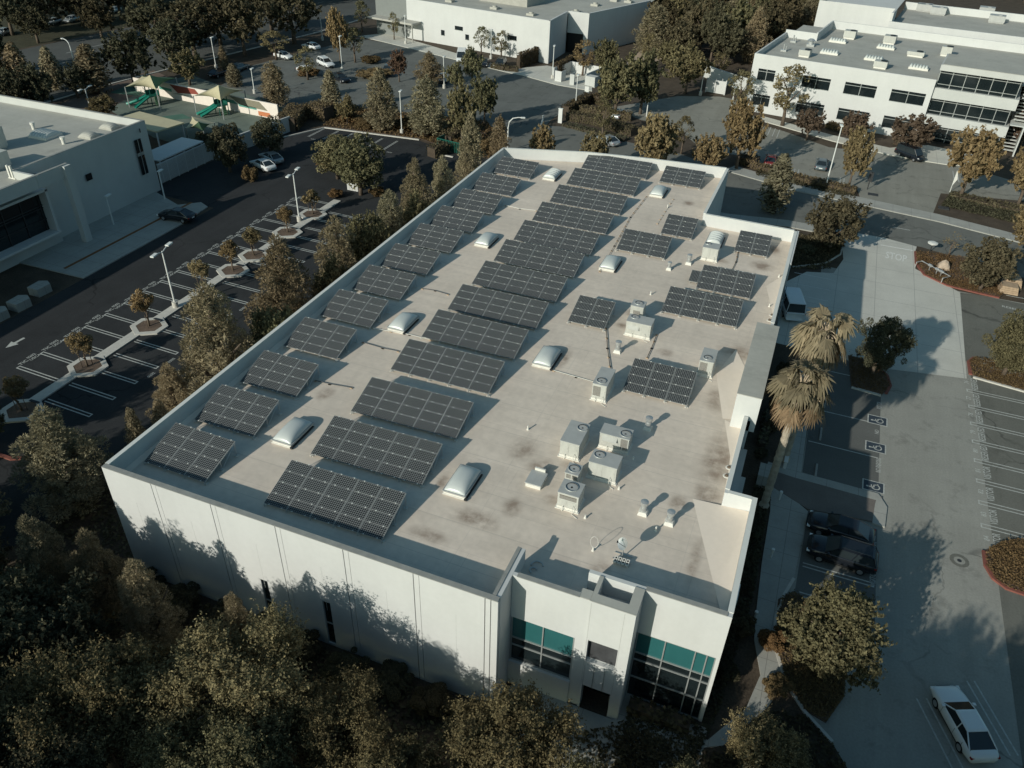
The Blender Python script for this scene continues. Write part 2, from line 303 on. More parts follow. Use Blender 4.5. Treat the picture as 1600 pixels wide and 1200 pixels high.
def dup(root,label,loc,rz=0,scale=None,group=None):
    r=root.copy(); COL.objects.link(r); r.location=loc; r.rotation_euler=(0,0,rz)
    if scale: r.scale=scale
    tag(r,label,root['category'],group or root.get('group'))
    for ch in list(root.children):
        c=ch.copy(); COL.objects.link(c); c.parent=r
        for g in ch.children:
            d=g.copy(); COL.objects.link(d); d.parent=c
    return r
def struct(o): o['kind']='structure'; return o
def px(pts,h=0): return [tuple(G(*p,h)[:2]) for p in pts]
def sheet(name,pts,z,m,depth=0):
    "level ground sheet; with depth it is a raised slab"
    a=sum(pts[i][0]*pts[(i+1)%len(pts)][1]-pts[(i+1)%len(pts)][0]*pts[i][1] for i in range(len(pts)))
    if a<0: pts=pts[::-1]
    b=MB()
    if depth: b.prism(pts,z-depth,z)
    else: b.add([(p[0],p[1],z) for p in pts],[tuple(range(len(pts)))])
    me=b.mesh(name,[m]); bm=bmesh.new(); bm.from_mesh(me); bmesh.ops.triangulate(bm,faces=[f for f in bm.faces if len(f.verts)>4]); bm.to_mesh(me); bm.free()
    return struct(put(me,name))
def smooth_poly(pts,n=4):
    "round a closed outline (Catmull-Rom)"
    o=[]; k=len(pts)
    for i in range(k):
        p0,p1,p2,p3=[Vector(pts[(i+j-1)%k]) for j in range(4)]
        for s in range(n):
            t=s/n; o.append(tuple(.5*((2*p1)+(p2-p0)*t+(2*p0-5*p1+4*p2-p3)*t*t+(3*p1-p0-3*p2+p3)*t**3)))
    return o
def kerb(name,pts,m='kerb',w=.16,z=.13,closed=False):
    b=MB(); n=len(pts); k=n if closed else n-1; P=[Vector((p[0],p[1],0)) for p in pts]
    nor=[]
    for i in range(n):
        a=P[(i-1)%n] if closed or i>0 else P[i]; c=P[(i+1)%n] if closed or i<n-1 else P[i]; d=(c-a).normalized(); nor.append(Vector((-d.y,d.x,0))*w/2)
    vs=[]
    for i in range(n):
        for q in (P[i]-nor[i],P[i]+nor[i]): vs+= [(q.x,q.y,-.05),(q.x,q.y,z)]
    fs=[]
    for i in range(k):
        a=i*4; c=((i+1)%n)*4
        fs+=[(a+1,c+1,c+3,a+3),(a,c,c+1,a+1),(a+3,c+3,c+2,a+2)]
    if not closed: fs+=[(0,1,3,2),((n-1)*4+2,(n-1)*4+3,(n-1)*4+1,(n-1)*4)]
    b.add(vs,fs); return struct(b.obj(name,[m]))
def text_mesh(s,size,name):
    c=bpy.data.curves.new(name,'FONT'); c.body=s; c.size=size; c.align_x='CENTER'; c.align_y='CENTER'; c.resolution_u=2; c.offset=size*.012
    o=bpy.data.objects.new(name,c); COL.objects.link(o); dg=bpy.context.evaluated_depsgraph_get(); me=bpy.data.meshes.new_from_object(o.evaluated_get(dg)); bpy.data.objects.remove(o); bpy.data.curves.remove(c)
    return me
def merge_text(b,s,size,x,y,z,rz,sx=1,sy=1,m=0):
    me=text_mesh(s,size,'t'); T=Matrix.Translation((x,y,z))@Matrix.Rotation(rz,4,'Z')@Matrix.Diagonal((sx,sy,1,1))
    b.add([T@v.co for v in me.vertices],[tuple(p.vertices) for p in me.polygons],m); bpy.data.meshes.remove(me)
# ------------------------------------------------------------------ the ground
b=MB(); b.add([(-900,-400,0),(900,-400,0),(900,1500,0),(-900,1500,0)],[(0,1,2,3)]); struct(b.obj('ground',['soil']))
Z1,Z2,Z3,Z4=.006,.012,.018,.024
sheet('car_park_asphalt',[(-35.4,-30),(-35.4,52),(-47,52.6),(-47,60),(-46,83),(-40.6,86.6),(-24,88.1),(-17,85),(-9.5,85),(-9.5,-30)],Z1,'asphalt_new')
sheet('sidewalk',[(-46.5,30),(-35.4,30.2),(-35.5,46.3),(-36.2,51.8),(-37.9,52.6),(-40,50.6),(-46.5,53.2)],.12,'walk',.2)
b=MB(); b.box(-39.15,31,.121,-38.75,52,.127); struct(b.obj('kerb_line',['paint_red']))
sheet('boulevard',px([(-60,195),(75,160),(180,130),(265,108),(400,75),(500,50),(640,8),(760,-25),(640,-40),(480,-2),(330,22),(200,43),(60,72),(-60,98)]),Z1,'asphalt_boulevard')
kerb('boulevard_kerb',px([(-60,195),(75,160),(180,130),(265,108),(400,75),(500,50),(640,8),(760,-25)]),w=.35,z=.15)
b=MB()
for k in range(14):
    for (x0,y0,x1,y1) in ((20,103,600,-36),(40,112,620,-24)):
        t0=k/14; t1=t0+.03
        p=G(x0+(x1-x0)*t0,y0+(y1-y0)*t0); q=G(x0+(x1-x0)*t1,y0+(y1-y0)*t1); d=(q-p).normalized(); n=Vector((-d.y,d.x,0))*.08
        q=p+d*3; b.add([(v.x,v.y,Z2) for v in (p-n,q-n,q+n,p+n)],[(0,1,2,3)])
struct(b.obj('boulevard_marking',['paint']))
sheet('north_car_park',px([(335,140),(395,102),(480,80),(560,60),(600,66),(800,110),(815,118),(870,133),(922,143),(915,153),(862,186),(847,202),(805,238),(785,236),(760,190),(640,178),(540,168),(460,185),(380,180)]),Z1,'asphalt_far')
sheet('north_sidewalk',px([(560,57),(606,52),(720,86),(800,108),(855,103),(925,120),(925,143),(870,133),(815,118),(790,113),(600,66)]),.10,'concrete',.2)
sheet('far_verge',px([(-60,95),(60,70),(200,41),(330,20),(480,-4),(640,-42),(500,-110),(-200,-60),(-300,90)]),.003,'lawn')
sheet('far_car_park',px([(1010,-20),(1240,-20),(1260,25),(1130,30),(1080,12),(1030,10)]),Z1,'asphalt_far')
sheet('planting_bed',px([(505,197),(655,217),(700,232),(770,250),(790,225),(760,190),(640,178),(540,165)]),Z2,'mulch')
kerb('bed_kerb',px([(430,218),(507,200),(655,219)]),w=.3,z=.15); kerb('bed_kerb',px([(676,240),(708,246)]),w=.3,z=.15)
sheet('street',[(-12,103),(-4,106),(8,102.5),(16,101),(24,96.3),(35,92.5),(44,91.2),(54,89.6),(62,87.4),(90,78),(90,68),(62,76.3),(51.5,80),(43,80.6),(35,81),(27,79.6),(15,81),(0,83),(-12,87)],Z2,'asphalt_street')
sheet('street_sidewalk',[(24,96.3),(35,92.5),(44,91.2),(54,89.6),(62,87.4),(90,78),(90,80.6),(62,90),(54,92.3),(44,94),(35,95.4),(25,99)],.14,'walk',.2)
sheet('street_sidewalk',[(22,77.2),(27,77.4),(35,78.8),(41.6,78.6),(41.6,80.7),(35,81),(27,79.6),(15,81),(14,79)],.14,'walk',.2)
sheet('east_car_park',px([(955,168),(1060,150),(1125,151),(1165,158),(1185,195),(1225,205),(1295,230),(1380,240),(1440,252),(1475,250),(1640,300),(1640,318),(1470,302),(1456,338),(1345,314),(1340,297),(1290,283),(1190,256),(1150,242),(1100,236),(1060,202),(1000,187)]),Z1,'asphalt_east')
sheet('east_sidewalk',px([(1185,188),(1300,221),(1390,243),(1440,252),(1480,258),(1535,262),(1560,250),(1450,228),(1390,232),(1300,212),(1190,182)]),.13,'concrete',.2)
b=MB()
for (x0,y0,x1,y1) in ((1395,355,1422,360),(1300,331,1325,336)):
    p,q=G(x0,y0),G(x1,y1); d=(q-p).normalized(); n=Vector((-d.y,d.x,0))*.07; b.add([(v.x,v.y,Z3) for v in (p-n,q-n,q+n,p+n)],[(0,1,2,3)])
for (x,y) in ((1202,205),(1209,207),(1216,209),(1240,272),(1246,273),(1312,286),(1318,287),(1490,275),(1497,277)):
    p=G(x,y); b.box(p.x-.06,p.y-2.4,Z2,p.x+.06,p.y+2.4,Z2+.004)
struct(b.obj('street_marking',['paint']))
# right-hand car park
sheet('visitor_car_park',[(120,69),(55,69),(40,69),(41.2,48),(41.2,28),(42.1,24.6)]+px([(1240,905),(1225,930),(1212,965),(1210,1010),(1226,1065),(1256,1112),(1300,1160),(1360,1260)])+[(60,-40),(120,-40)],Z1,'asphalt_worn')
sheet('visitor_stalls',[(55,-20),(120,-20),(120,51.4),(55.2,51.4)],Z2,'asphalt_grey')
sheet('east_drive',[(54.9,53),(120,53),(120,66),(57,69),(55.3,68.7)],Z2,'asphalt_grey')
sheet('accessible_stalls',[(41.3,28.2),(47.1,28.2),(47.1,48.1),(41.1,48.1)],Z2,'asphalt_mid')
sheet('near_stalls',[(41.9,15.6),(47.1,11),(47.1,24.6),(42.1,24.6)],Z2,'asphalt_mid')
sheet('driveway',[(36.6,48.6),(36.6,63),(38.5,66.5),(41.5,67.5),(42.4,72),(41.6,80.9),(47,80.9),(50.9,79.9),(50.7,78.4),(50.6,73),(55.3,68.7),(54.8,49.6),(47,48.1)],Z4,'concrete')
sheet('walkway',[(39.4,28),(41.2,28.1),(41,46.5),(39.7,46.5)],.12,'walk',.2)
sheet('walkway',px([(1205,738),(1250,790),(1262,800),(1240,905),(1222,940),(1210,985),(1212,1020),(1226,1065),(1200,1105),(1130,1166),(1060,1174),(985,1118),(950,1105),(955,1050),(1000,1098),(1105,1158),(1165,1108),(1188,1055),(1178,1000),(1182,950),(1190,880),(1203,800)]),.10,'walk',.2)
sheet('brick_crossing',px([(1186,730),(1378,778),(1372,818),(1262,797),(1200,758)]),.125,'walk_brown',.2)
kerb('crossing_kerb',px([(1198,728),(1240,742),(1370,778),(1376,792),(1372,822)]),'walk',w=.9,z=.13)
sheet('entry_paving',[(26.7,-6),(33.5,-6),(38.2,-2),(38.2,3.5),(33,3.5),(33,1.9),(26.7,1.9)],.07,'walk',.2)
ISL={'a':px([(1430,394),(1431,412),(1444,430),(1480,447),(1530,459),(1561,466),(1576,452),(1566,425),(1500,402)]),
 'b':px([(1513,566),(1516,583),(1522,590),(1612,616),(1640,600),(1640,588),(1540,562),(1522,560)]),
 'c':px([(1537,862),(1540,885),(1552,905),(1572,920),(1620,936),(1640,900),(1620,845),(1570,846)]),
 'd':px([(1325,556),(1362,566),(1386,588),(1391,604),(1376,619),(1330,606)]),
 'e':px([(1236,376),(1300,362),(1319,374),(1313,398),(1290,412),(1238,418)]),
 'f':px([(1215,938),(1211,1010),(1226,1066),(1256,1110),(1290,1130),(1318,1090),(1322,1020),(1290,960),(1240,925)])}
for k,p in ISL.items(): sheet('island_bed',p,.11,'mulch' if k!='e' else 'lawn',.2)
kerb('red_kerb',px([(1430,394),(1431,412),(1444,430),(1480,447),(1530,459),(1561,466)]),'red_kerb',w=.3,z=.15)
kerb('red_kerb',px([(1537,862),(1540,885),(1552,905),(1572,920),(1620,936)]),'red_kerb',w=.3,z=.15)
kerb('red_kerb',px([(1516,586),(1513,566),(1521,560)]),'red_kerb',w=.3,z=.15)
kerb('island_kerb',px([(1520,590),(1612,616)]),w=.25,z=.15); kerb('island_kerb',px([(1521,560),(1640,589)]),w=.25,z=.15)
kerb('island_kerb',px([(1330,606),(1376,619)]),w=.25,z=.15); kerb('red_kerb',px([(1362,566),(1386,588),(1391,604),(1384,616)]),'red_kerb',w=.25,z=.15)
kerb('island_kerb',px([(1319,374),(1313,398),(1290,412),(1238,418)]),w=.2,z=.15)
kerb('island_kerb',px([(1240,905),(1225,930),(1212,965),(1210,1010),(1226,1065),(1256,1112),(1300,1160)]),w=.2,z=.13)
kerb('red_kerb',px([(-30,705),(0,712),(18,718),(34,717)]),'red_kerb',w=.3,z=.15)
sheet('island_path',px([(1530,566),(1640,594),(1640,602),(1535,574)]),.125,'walk',.1)
# asphalt wear: manhole, patches
b=MB(); p=G(1499,876)
for r0,r1,m in ((0,.16,0),(.16,.38,1),(.38,.66,2)):
    n=24; b.add([(p.x+r*math.cos(a*2*math.pi/n),p.y+r*math.sin(a*2*math.pi/n),Z3) for r in (r0,r1) for a in range(n)],[(i,(i+1)%n,n+(i+1)%n,n+i) for i in range(n)],m)
b.mesh; struct(b.obj('manhole_cover',['dark_metal','asphalt_worn','asphalt_grey']))
for (x,y) in ((1364,304),(1474,326)):
    p=G(x,y); b=MB(); b.box(p.x-.7,p.y-.5,Z4,p.x+.7,p.y+.5,Z4+.145 if x>1400 else Z4+.02); struct(b.obj('utility_cover',['dark_metal']))
# ------------------------------------------------------------------ painted stalls and words
def hair(b,x0,x1,y,gap=.17,w=.10,z=Z3,closed=-1,skew=0.):
    "two parallel stripes joined at the x0 end"
    for s in (-1,1):
        y0=y+s*gap; b.add([(x0,y0-w/2,z),(x1,y0-w/2+skew,z),(x1,y0+w/2+skew,z),(x0,y0+w/2,z)],[(0,1,2,3)] if x1>x0 else [(3,2,1,0)])
    if closed: d=w if x1>x0 else -w; b.add([(x0-d,y-gap-w/2,z),(x0,y-gap-w/2,z),(x0,y+gap+w/2,z),(x0-d,y+gap+w/2,z)],[(0,1,2,3)] if d>0 else [(3,2,1,0)])
b=MB()
LY=[14.75+2.648*k for k in range(18)]
for y in LY: hair(b,-27.5,-22.7,y,w=.11,z=Z2,skew=-.15)
RY=[11.85+2.66*k for k in range(18)]
for y in RY: hair(b,-16.1,-21.2,y,w=.11,z=Z2,skew=.15)
hair(b,-22.3,-16.5,9.3,w=.11,z=Z2)
for k,y in enumerate(LY[:-1]):
    merge_text(b,'TIC',.62,-27.75,y+.75,Z2,R(90),.95,.9); merge_text(b,'0202',.46,-28.0,y+1.85,Z2,R(90)); merge_text(b,'USCA',.46,-27.5,y+1.85,Z2,R(90))
for k,y in enumerate(RY[2:12]): merge_text(b,'0202',.42,-15.7,y+1.5,Z2,R(90))
# direction arrow
p,q=G(38,528),G(10,543); d=(q-p).normalized(); n=Vector((-d.y,d.x,0)); l=(q-p).length*1.05
b.add([(v.x,v.y,Z2) for v in (p-n*.14,p+n*.14,p+d*l*.5+n*.14,p+d*l*.5-n*.14)],[(3,2,1,0)]); b.add([(v.x,v.y,Z2) for v in (p+d*l*.5-n*.5,p+d*l*.5+n*.5,p+d*l)],[(2,1,0)])
for x in np.arange(-40.5,-25,2.75):
    for s in (-.12,.12):
        b.box(x+s-.05,81.6,Z2,x+s+.05,86.2,Z2+.003)
    merge_text(b,'0202',.45,x+1.4,80.9,Z2,0)
struct(b.obj('west_lot_markings',['paint']))
b=MB()
VY=[47.5,44.75,42.0,39.25,36.5,33.75,31.0,28.25]
for y in VY: hair(b,54.75+(47.5-y)*-.012,66,y,gap=.2,w=.1,z=Z3)
names=[('76','RESERVED'),('77','RESERVED'),('78','RESERVED'),('79','RESERVED'),('80','RESERVED'),('81','VISITOR'),('82','VISITOR'),('83','VISITOR'),('84','VISITOR')]
for (nu,w_),y in zip(names,[48.9]+[v-1.4 for v in VY]):
    merge_text(b,w_,.78,55.45,y,Z3,R(90),.60 if len(w_)>7 else .62,1); merge_text(b,nu,.62,54.75,y+.05,Z3,R(90),.9,.9)
merge_text(b,'RESERVED',.8,60.9,67.0,Z3,R(-8),.8,.8)
b.box(60.2,70.2,Z3,62.4,70.32,Z3+.003); b.box(63,67.4,Z3,66,67.52,Z3+.003)
struct(b.obj('visitor_lot_markings',['paint']))
b=MB()
p=G(1400,402); merge_text(b,'STOP',1.15,p.x,p.y,Z4+.004,R(-3),.9,2.5); b.box(46.6,78.3,Z4+.004,50.4,78.5,Z4+.008)
for y in (57.2,60,62.8,65.6): b.box(37.2,y,Z4+.004,41.3,y+.1,Z4+.008)
struct(b.obj('driveway_markings',['paint_faint']))
b=MB()
for y in (18.75,15.9): hair(b,46.9,42.2,y,gap=.17,w=.1,z=Z3)
for x,y in ((42.7,21.9),(42.7,21.55)): b.box(x,y,Z3,x+.5,y+.1,Z3+.12)
merge_text(b,'VISITOR',.7,46.9,22.4,Z3,R(90),.6,.8); merge_text(b,'VISITOR',.7,46.9,19.4,Z3,R(90),.6,.8)
for (u,v,w_) in ((1462,1150,0),(1478,1150,0),(1543,1120,0),(1555,1120,0)):
    p=G(u,v); d=(G(1535,1195)-G(1475,1085)).normalized(); n=Vector((-d.y,d.x,0))*.05; q=p+d*2.4; p=p-d*2.4
    b.add([(t.x,t.y,Z3) for t in (p-n,q-n,q+n,p+n)],[(0,1,2,3)])
struct(b.obj('near_lot_markings',['paint']))
b=MB()
def ada(cx,cy,s=1.25):
    z=Z3
    b.box(cx-s*.62,cy-s*.5,z,cx+s*.62,cy+s*.5,z+.002,0); b.box(cx-s*.55,cy-s*.43,z,cx+s*.55,cy+s*.43,z+.004,1)
    zz=z+.008; up=-1      # the figure's head points to -x
    def P(x,y): return (cx-y*s*.95,cy+x*s*.95,zz)
    n=14
    b.add([P(-.1+.075*math.cos(a*2*math.pi/n),.36+.075*math.sin(a*2*math.pi/n)) for a in range(n)],[tuple(range(n))],0)
    def bar(x0,y0,x1,y1,w=.07):
        d=Vector((x1-x0,y1-y0)).normalized(); nx,ny=-d.y*w/2,d.x*w/2
        b.add([P(x0-nx,y0-ny),P(x1-nx,y1-ny),P(x1+nx,y1+ny),P(x0+nx,y0+ny)],[(0,1,2,3)],0)
    bar(-.1,.28,-.08,-.03,.09); bar(-.09,.12,.12,.12,.06); bar(-.09,-.03,.14,-.03,.08); bar(.13,-.03,.22,-.28,.07); bar(.2,-.27,.3,-.24,.06)
    a0,a1=R(115),R(345); k=18; r0,r1=.20,.27
    vs=[P(-.04+r*math.cos(a0+(a1-a0)*i/k),-.13+r*math.sin(a0+(a1-a0)*i/k)) for i in range(k+1) for r in (r0,r1)]
    b.add(vs,[(2*i,2*i+1,2*i+3,2*i+2) for i in range(k)],0)
for u,v in ((1371,657),(1368,699),(1364.5,760)): p=G(u,v); ada(p.x,p.y,1.35)
p=G(1373,727); merge_text(b,'NO PARKING',.6,p.x,p.y,Z3,R(90),.55,1)
p=G(1374,676); merge_text(b,'NO',.5,p.x-.2,p.y,Z3,R(90),.8,1)
p=G(1374,634); merge_text(b,'VISITOR',.6,p.x,p.y,Z3,R(90),.55,1)
for u,v in ((1300,582),(1335,640),(1360,667),(1355,683)):
    pass
for y in (45.4,38.4,33.4): b.box(41.4,y,Z3,47,y+.1,Z3+.003,0)
for k in range(4): b.box(41.5,34.0-k*.0,Z3,41.6,34.1,Z3+.002,0)
struct(b.obj('accessible_stall_markings',['paint','ada_blue']))
for y in (34.8,29.6,39.8):
    b=MB(); b.box(-.9,-.08,0,.9,.08,.12); o=b.obj('wheel_stop',['walk'],bevel=.02); o.location=(42.3,y,Z3); o.rotation_euler=(0,0,R(90))
    tag(o,{34.8:'middle of three concrete wheel stops in the accessible stalls',29.6:'concrete wheel stop nearest the brick crossing, accessible stalls',39.8:'concrete wheel stop farthest up the accessible stalls, beside the palm shade'}[y],'wheel stop','wheel stops in the accessible stalls')
# median walk with hexagon planters
sheet('median_walkway',[(-22.5,8.6),(-21.4,8.6),(-21.7,61),(-22.8,61)],.12,'kerb',.2)
HEX=[(-21.7,10.0),(-21.8,17.3),(-21.8,25.2),(-21.9,38.5),(-22.1,42.6),(-22.3,49.6),(-22.6,55.6)]
HL=['nearest tree planter of the left car park median, half hidden by a pine','shaded tree planter next to the white arrow stalls, second along the median','brown soil tree planter left of the nearest twin lamp','tree planter halfway along the median, third one beyond the lamp','tree planter behind the pointed pine crowns, centre of the median','tree planter just before the far twin lamp post','farthest tree planter on the median beside the rounded hedge']
for (x,y),l in zip(HEX,HL):
    t=thing('tree_planter',l,'planter',(x,y,0),0,'hexagonal tree planters on the median')
    o=[(-1.7,-.8),(-.0,-1.9),(1.7,-.8),(1.7,.8),(0,1.9),(-1.7,.8)]; i=[(a*.70,c*.70) for a,c in o]; b=MB()
    n=6; vs=[(a,c,.16) for a,c in o]+[(a,c,.16) for a,c in i]+[(a,c,0) for a,c in o]+[(a,c,.05) for a,c in i]
    b.add(vs,[(k,(k+1)%6,6+(k+1)%6,6+k) for k in range(6)]+[(12+k,12+(k+1)%6,(k+1)%6,k) for k in range(6)]+[(6+k,6+(k+1)%6,18+(k+1)%6,18+k) for k in range(6)])
    b.obj('planter_rim',['kerb'],t); b=MB(); b.add([(a,c,.135) for a,c in i],[tuple(range(6))]); b.obj('planter_soil',['mulch'],t)
    b=MB(); b.box(-.5,1.15,.16,.5,1.4,.22); b.obj('drain_grate',['dark_metal'],t)
# ------------------------------------------------------------------ the main building
H=9.4; RZ=8.15
FAR=[(36.3,55.4),(26.95,55.6),(27.0,70.6),(17.5,69.6),(9.9,68.4),(0,65.1)]
bl=thing('office_building','white flat-roofed office building whose roof carries the rows of solar panels','building',(0,0,0))
# front wall: tilt-up panels with open joints over a recessed backing, two slit windows left open
b=MB()
xs=[0,4.11,8.47,12.95,17.4,21.75,26.35]
slits=[(10.66,11.16,.2,4.05),(15.08,15.62,.2,4.15)]
for a,c in zip(xs[:-1],xs[1:]):
    for (p,q) in ((a,c-.36),(c-.33,c)) if c<26 else ((a,c-.75),(c-.72,c-.42),(c-.39,c)):
        p+=.012 if p>0 else 0; q-=.012 if q<26.3 else 0
        sl=[s for s in slits if s[0]>p and s[1]<q]
        if sl:
            s=sl[0]; b.box(p,0,0,s[0],.22,H); b.box(s[1],0,0,q,.22,H); b.box(s[0],0,s[3],s[1],.22,H); b.box(s[0],0,0,s[1],.22,s[2])
        else: b.box(p,0,0,q,.22,H)
wl=b.obj('wall',['white_wall'],bl)
b=MB(); b.box(.01,.23,0,26.3,.30,H-.02); b.obj('joint_backing',['cap'],bl)
b=MB()
for x in (2.0,6.2,10.9,15.35,19.6,23.9): b=MB(); b.box(x,-.004,3.4,x+.02,.0,7.2); b.obj('score_line',['grey_wall'],bl)
for s in slits:
    b=MB(); b.box(s[0]+.01,.10,s[2],s[1]-.01,.16,s[3]); w=b.obj('window',['glass_dark'],bl)
    b=MB(); b.box(s[0]+.01,.06,2.05,s[1]-.01,.10,2.13); b.obj('transom',['mullion'],w)
# remaining walls
T=.25
b=MB()
b.seg((0,65.1),(0,.31),T,0,H)
b.seg((26.1,.31),(26.1,4.0),-T,0,H)                       # return beside the left glazing
b.box(26.36,2.0,5.98,30.79,2.25,H); b.box(26.36,1.9,0,30.15,2.25,2.05)
b.box(33.2,3.8,5.92,37.8,4.05,H); b.box(37.6,3.8,0,37.8,4.05,5.92)
b.box(30.1,3.8,RZ-.3,33.2,4.05,H)
b.seg((37.8,4.05),(37.8,13.4),T,0,H-.003)
b.box(36.12,13.15,0,37.55,13.4,H-.006)
b.seg((36.12,13.16),(36.12,22.0),T,0,H-.009)
b.seg((36.35,21.6),(36.35,33),T,0,H-.4)
b.seg((36.3,32.5),(36.3,55.4),T,0,H-.006); b.box(36.31,47.3,0,36.5,55.35,H)
for p,q in zip(FAR[:-1],FAR[1:]): b.seg(p,q,T,0,H-.003 if p[0]>30 else H,ext=.0)
b.obj('wall',['white_wall'],bl)
# coping
def cope(p,q,w=.27,z=H,m='cap',e=.02):
    b=MB(); d=(Vector(q)-Vector(p)).normalized(); n=Vector((-d.y,d.x))
    b.seg((p[0]-n.x*e,p[1]-n.y*e),(q[0]-n.x*e,q[1]-n.y*e),w+2*e,z,z+.05); b.obj('coping',[m],bl)
cope((.02,.0),(26.33,.0),.30); cope((26.62,1.98),(30.15,1.98)); cope((33.25,3.8),(37.55,3.8)); cope((26.12,4.0),(26.12,.35),-.25)
W_='white_cap'; cope((0,65.0),(0,.35),.25,m=W_); cope((37.8,4.1),(37.8,13.4),m=W_); cope((36.3,35.3),(36.3,55.4),m=W_)
for p,q in zip(FAR[:-1],FAR[1:]): cope(p,q,m=W_)
cope((36.12,13.5),(36.12,21.4),.25,m=W_); b=MB(); b.box(36.1,13.13,H,37.5,13.42,H+.05); b.obj('coping',[W_],bl)
# roof
pts=[(.26,.31),(26.1,.31),(26.1,2.26),(30.1,2.26),(30.1,3.79),(30.09,4.06),(37.55,4.06),(37.55,13.14),(35.86,13.14),(35.86,22),(36.05,22),(36.05,55.15),(26.72,55.35),(26.75,70.3),(17.5,69.33),(10,68.13),(.26,64.9)]
b=MB(); b.add([(x,y,RZ) for x,y in pts],[tuple(range(len(pts)))]); me=b.mesh('roof',['roof']); bm=bmesh.new(); bm.from_mesh(me); bmesh.ops.triangulate(bm,faces=bm.faces[:]); bm.to_mesh(me); bm.free(); put(me,'roof',bl)
sp=[(22.3,6.2,2.4,1.1),(20.3,3.9,1.7,.8),(24.4,12.2,1.3,1.2),(26.3,13.0,1.2,.9),(22.6,13.4,1.3,1.7),(34.9,17.5,1.5,4.2),(34.9,13.8,1.3,2.2),(35.2,8.0,.5,2.6),(33.8,24.5,1.3,2.2),(25.1,34.2,1.6,.9),(24.6,31.8,.9,.7),(29.8,47.7,1.4,.9),(33.9,48.2,1.6,1.5),(34.3,31.6,2.2,1.6),(30.4,5.3,.8,1.2),(7.2,13.5,.8,1.2),(12.5,25.5,.6,1.6),(24.2,60.8,.9,1.1),(19.1,8.4,.5,1.1),(28.7,29.2,1,.8),(1.2,4.9,1.6,.6),(1.6,10.2,1.5,.6),(26.0,9.6,.8,.7),(21.5,25,.8,2.5),(34.6,52.6,.8,1.6),(33.4,12.4,.8,1.2),(24,8,.9,1.2)]
spots(M_['roof'],sp,(.20,.135,.095),.72)
grid(M_['roof'],0,3.05,.035,(.40,.36,.31),.5,off=(0,.6)); grid(M_['roof'],12.2,0,.035,(.46,.42,.37),.3,off=(2.,0))
# tapered crickets: low slopes rising to the right parapet
b=MB()
def wedge(q):
    b.add(q,[tuple(range(len(q)))] if len(q)<=4 else [tuple(range(len(q)))])
def tri(*p): b.add([(x,y,RZ+z) for x,y,z in p],[tuple(range(len(p)))])
c1=[tuple(G(*q,RZ)[:2]) for q in ((1082,779),(1118,925),(1136,770))]
b.add([(c1[0][0],c1[0][1],RZ+.006),(c1[1][0],c1[1][1],RZ+.006),(37.54,4.10,RZ+.12),(37.54,13.12,RZ+.30),(35.9,13.13,RZ+.03)],[(0,1,3),(1,2,3),(0,3,4)])
put(b.mesh('roof_cricket',['roof_light']),'roof_cricket',bl); b=MB()
c2=[tuple(G(*q,RZ)[:2]) for q in ((1132,656),(1141,714),(1138,737),(1109,762))]
b.add([(c2[0][0],c2[0][1],RZ+.006),(c2[1][0],c2[1][1],RZ+.006),(c2[2][0],c2[2][1],RZ+.006),(35.85,13.7,RZ+.06),(35.85,21.7,RZ+.08)],[(0,1,4),(1,2,4),(2,3,4)])
put(b.mesh('roof_cricket',['roof_light']),'roof_cricket',bl); b=MB()
c3=[tuple(G(*q,RZ)[:2]) for q in ((1150,546),(1119,584),(1129,654))]
b.add([(c3[0][0],c3[0][1],RZ+.006),(c3[1][0],c3[1][1],RZ+.006),(c3[2][0],c3[2][1],RZ+.006),(35.04,22.4,RZ+.05),(35.04,29.5,RZ+.06)],[(0,1,4),(1,3,4),(1,2,3)])
put(b.mesh('roof_cricket',['roof_light']),'roof_cricket',bl); b=MB()
c4=[tuple(G(*q,RZ)[:2]) for q in ((1197,447),(1207,490),(1210,440))]
b.add([(c4[0][0],c4[0][1],RZ+.006),(c4[1][0],c4[1][1],RZ+.006),(36.04,38,RZ+.05),(36.04,47,RZ+.08)],[(0,1,3),(1,2,3)])
b.obj('roof_cricket',['roof_light'],bl)
# cant strips at the foot of the parapets
for q in ([(.26,.31,RZ+.16),(.26,64.9,RZ+.16),(.62,64.9,RZ+.004),(.62,.31,RZ+.004)],[(.62,.31,RZ+.16),(26.09,.31,RZ+.16),(26.09,.55,RZ+.006),(.62,.55,RZ+.006)],[(36.12,13.41,RZ+.95),(37.5,13.41,RZ+.95),(37.5,13.75,RZ+.5),(35.9,13.75,RZ+.3)]):
    b=MB(); b.add(q,[(3,2,1,0)]); b.obj('cant_strip',['roof_light'],bl)
# raised box on the right parapet
b=MB(); b.box(35.05,21.6,RZ,36.72,31.95,11.0); b.obj('raised_parapet',['white_wall'],bl)
b=MB(); b.box(35.03,21.58,11.0,36.74,31.97,11.05); b.obj('coping',['roof_grey'],bl)
b=MB(); b.box(36.13,13.45,6.4,36.62,21.5,6.6); b.box(36.13,13.45,3.9,37.0,21.5,4.1); b.obj('canopy',['grey_wall'],bl)
# right-hand facade glazing band (seen edge-on)
b=MB(); b.box(36.56,33,1,36.62,47,7.2); b.obj('window',['glass_dark'],bl)
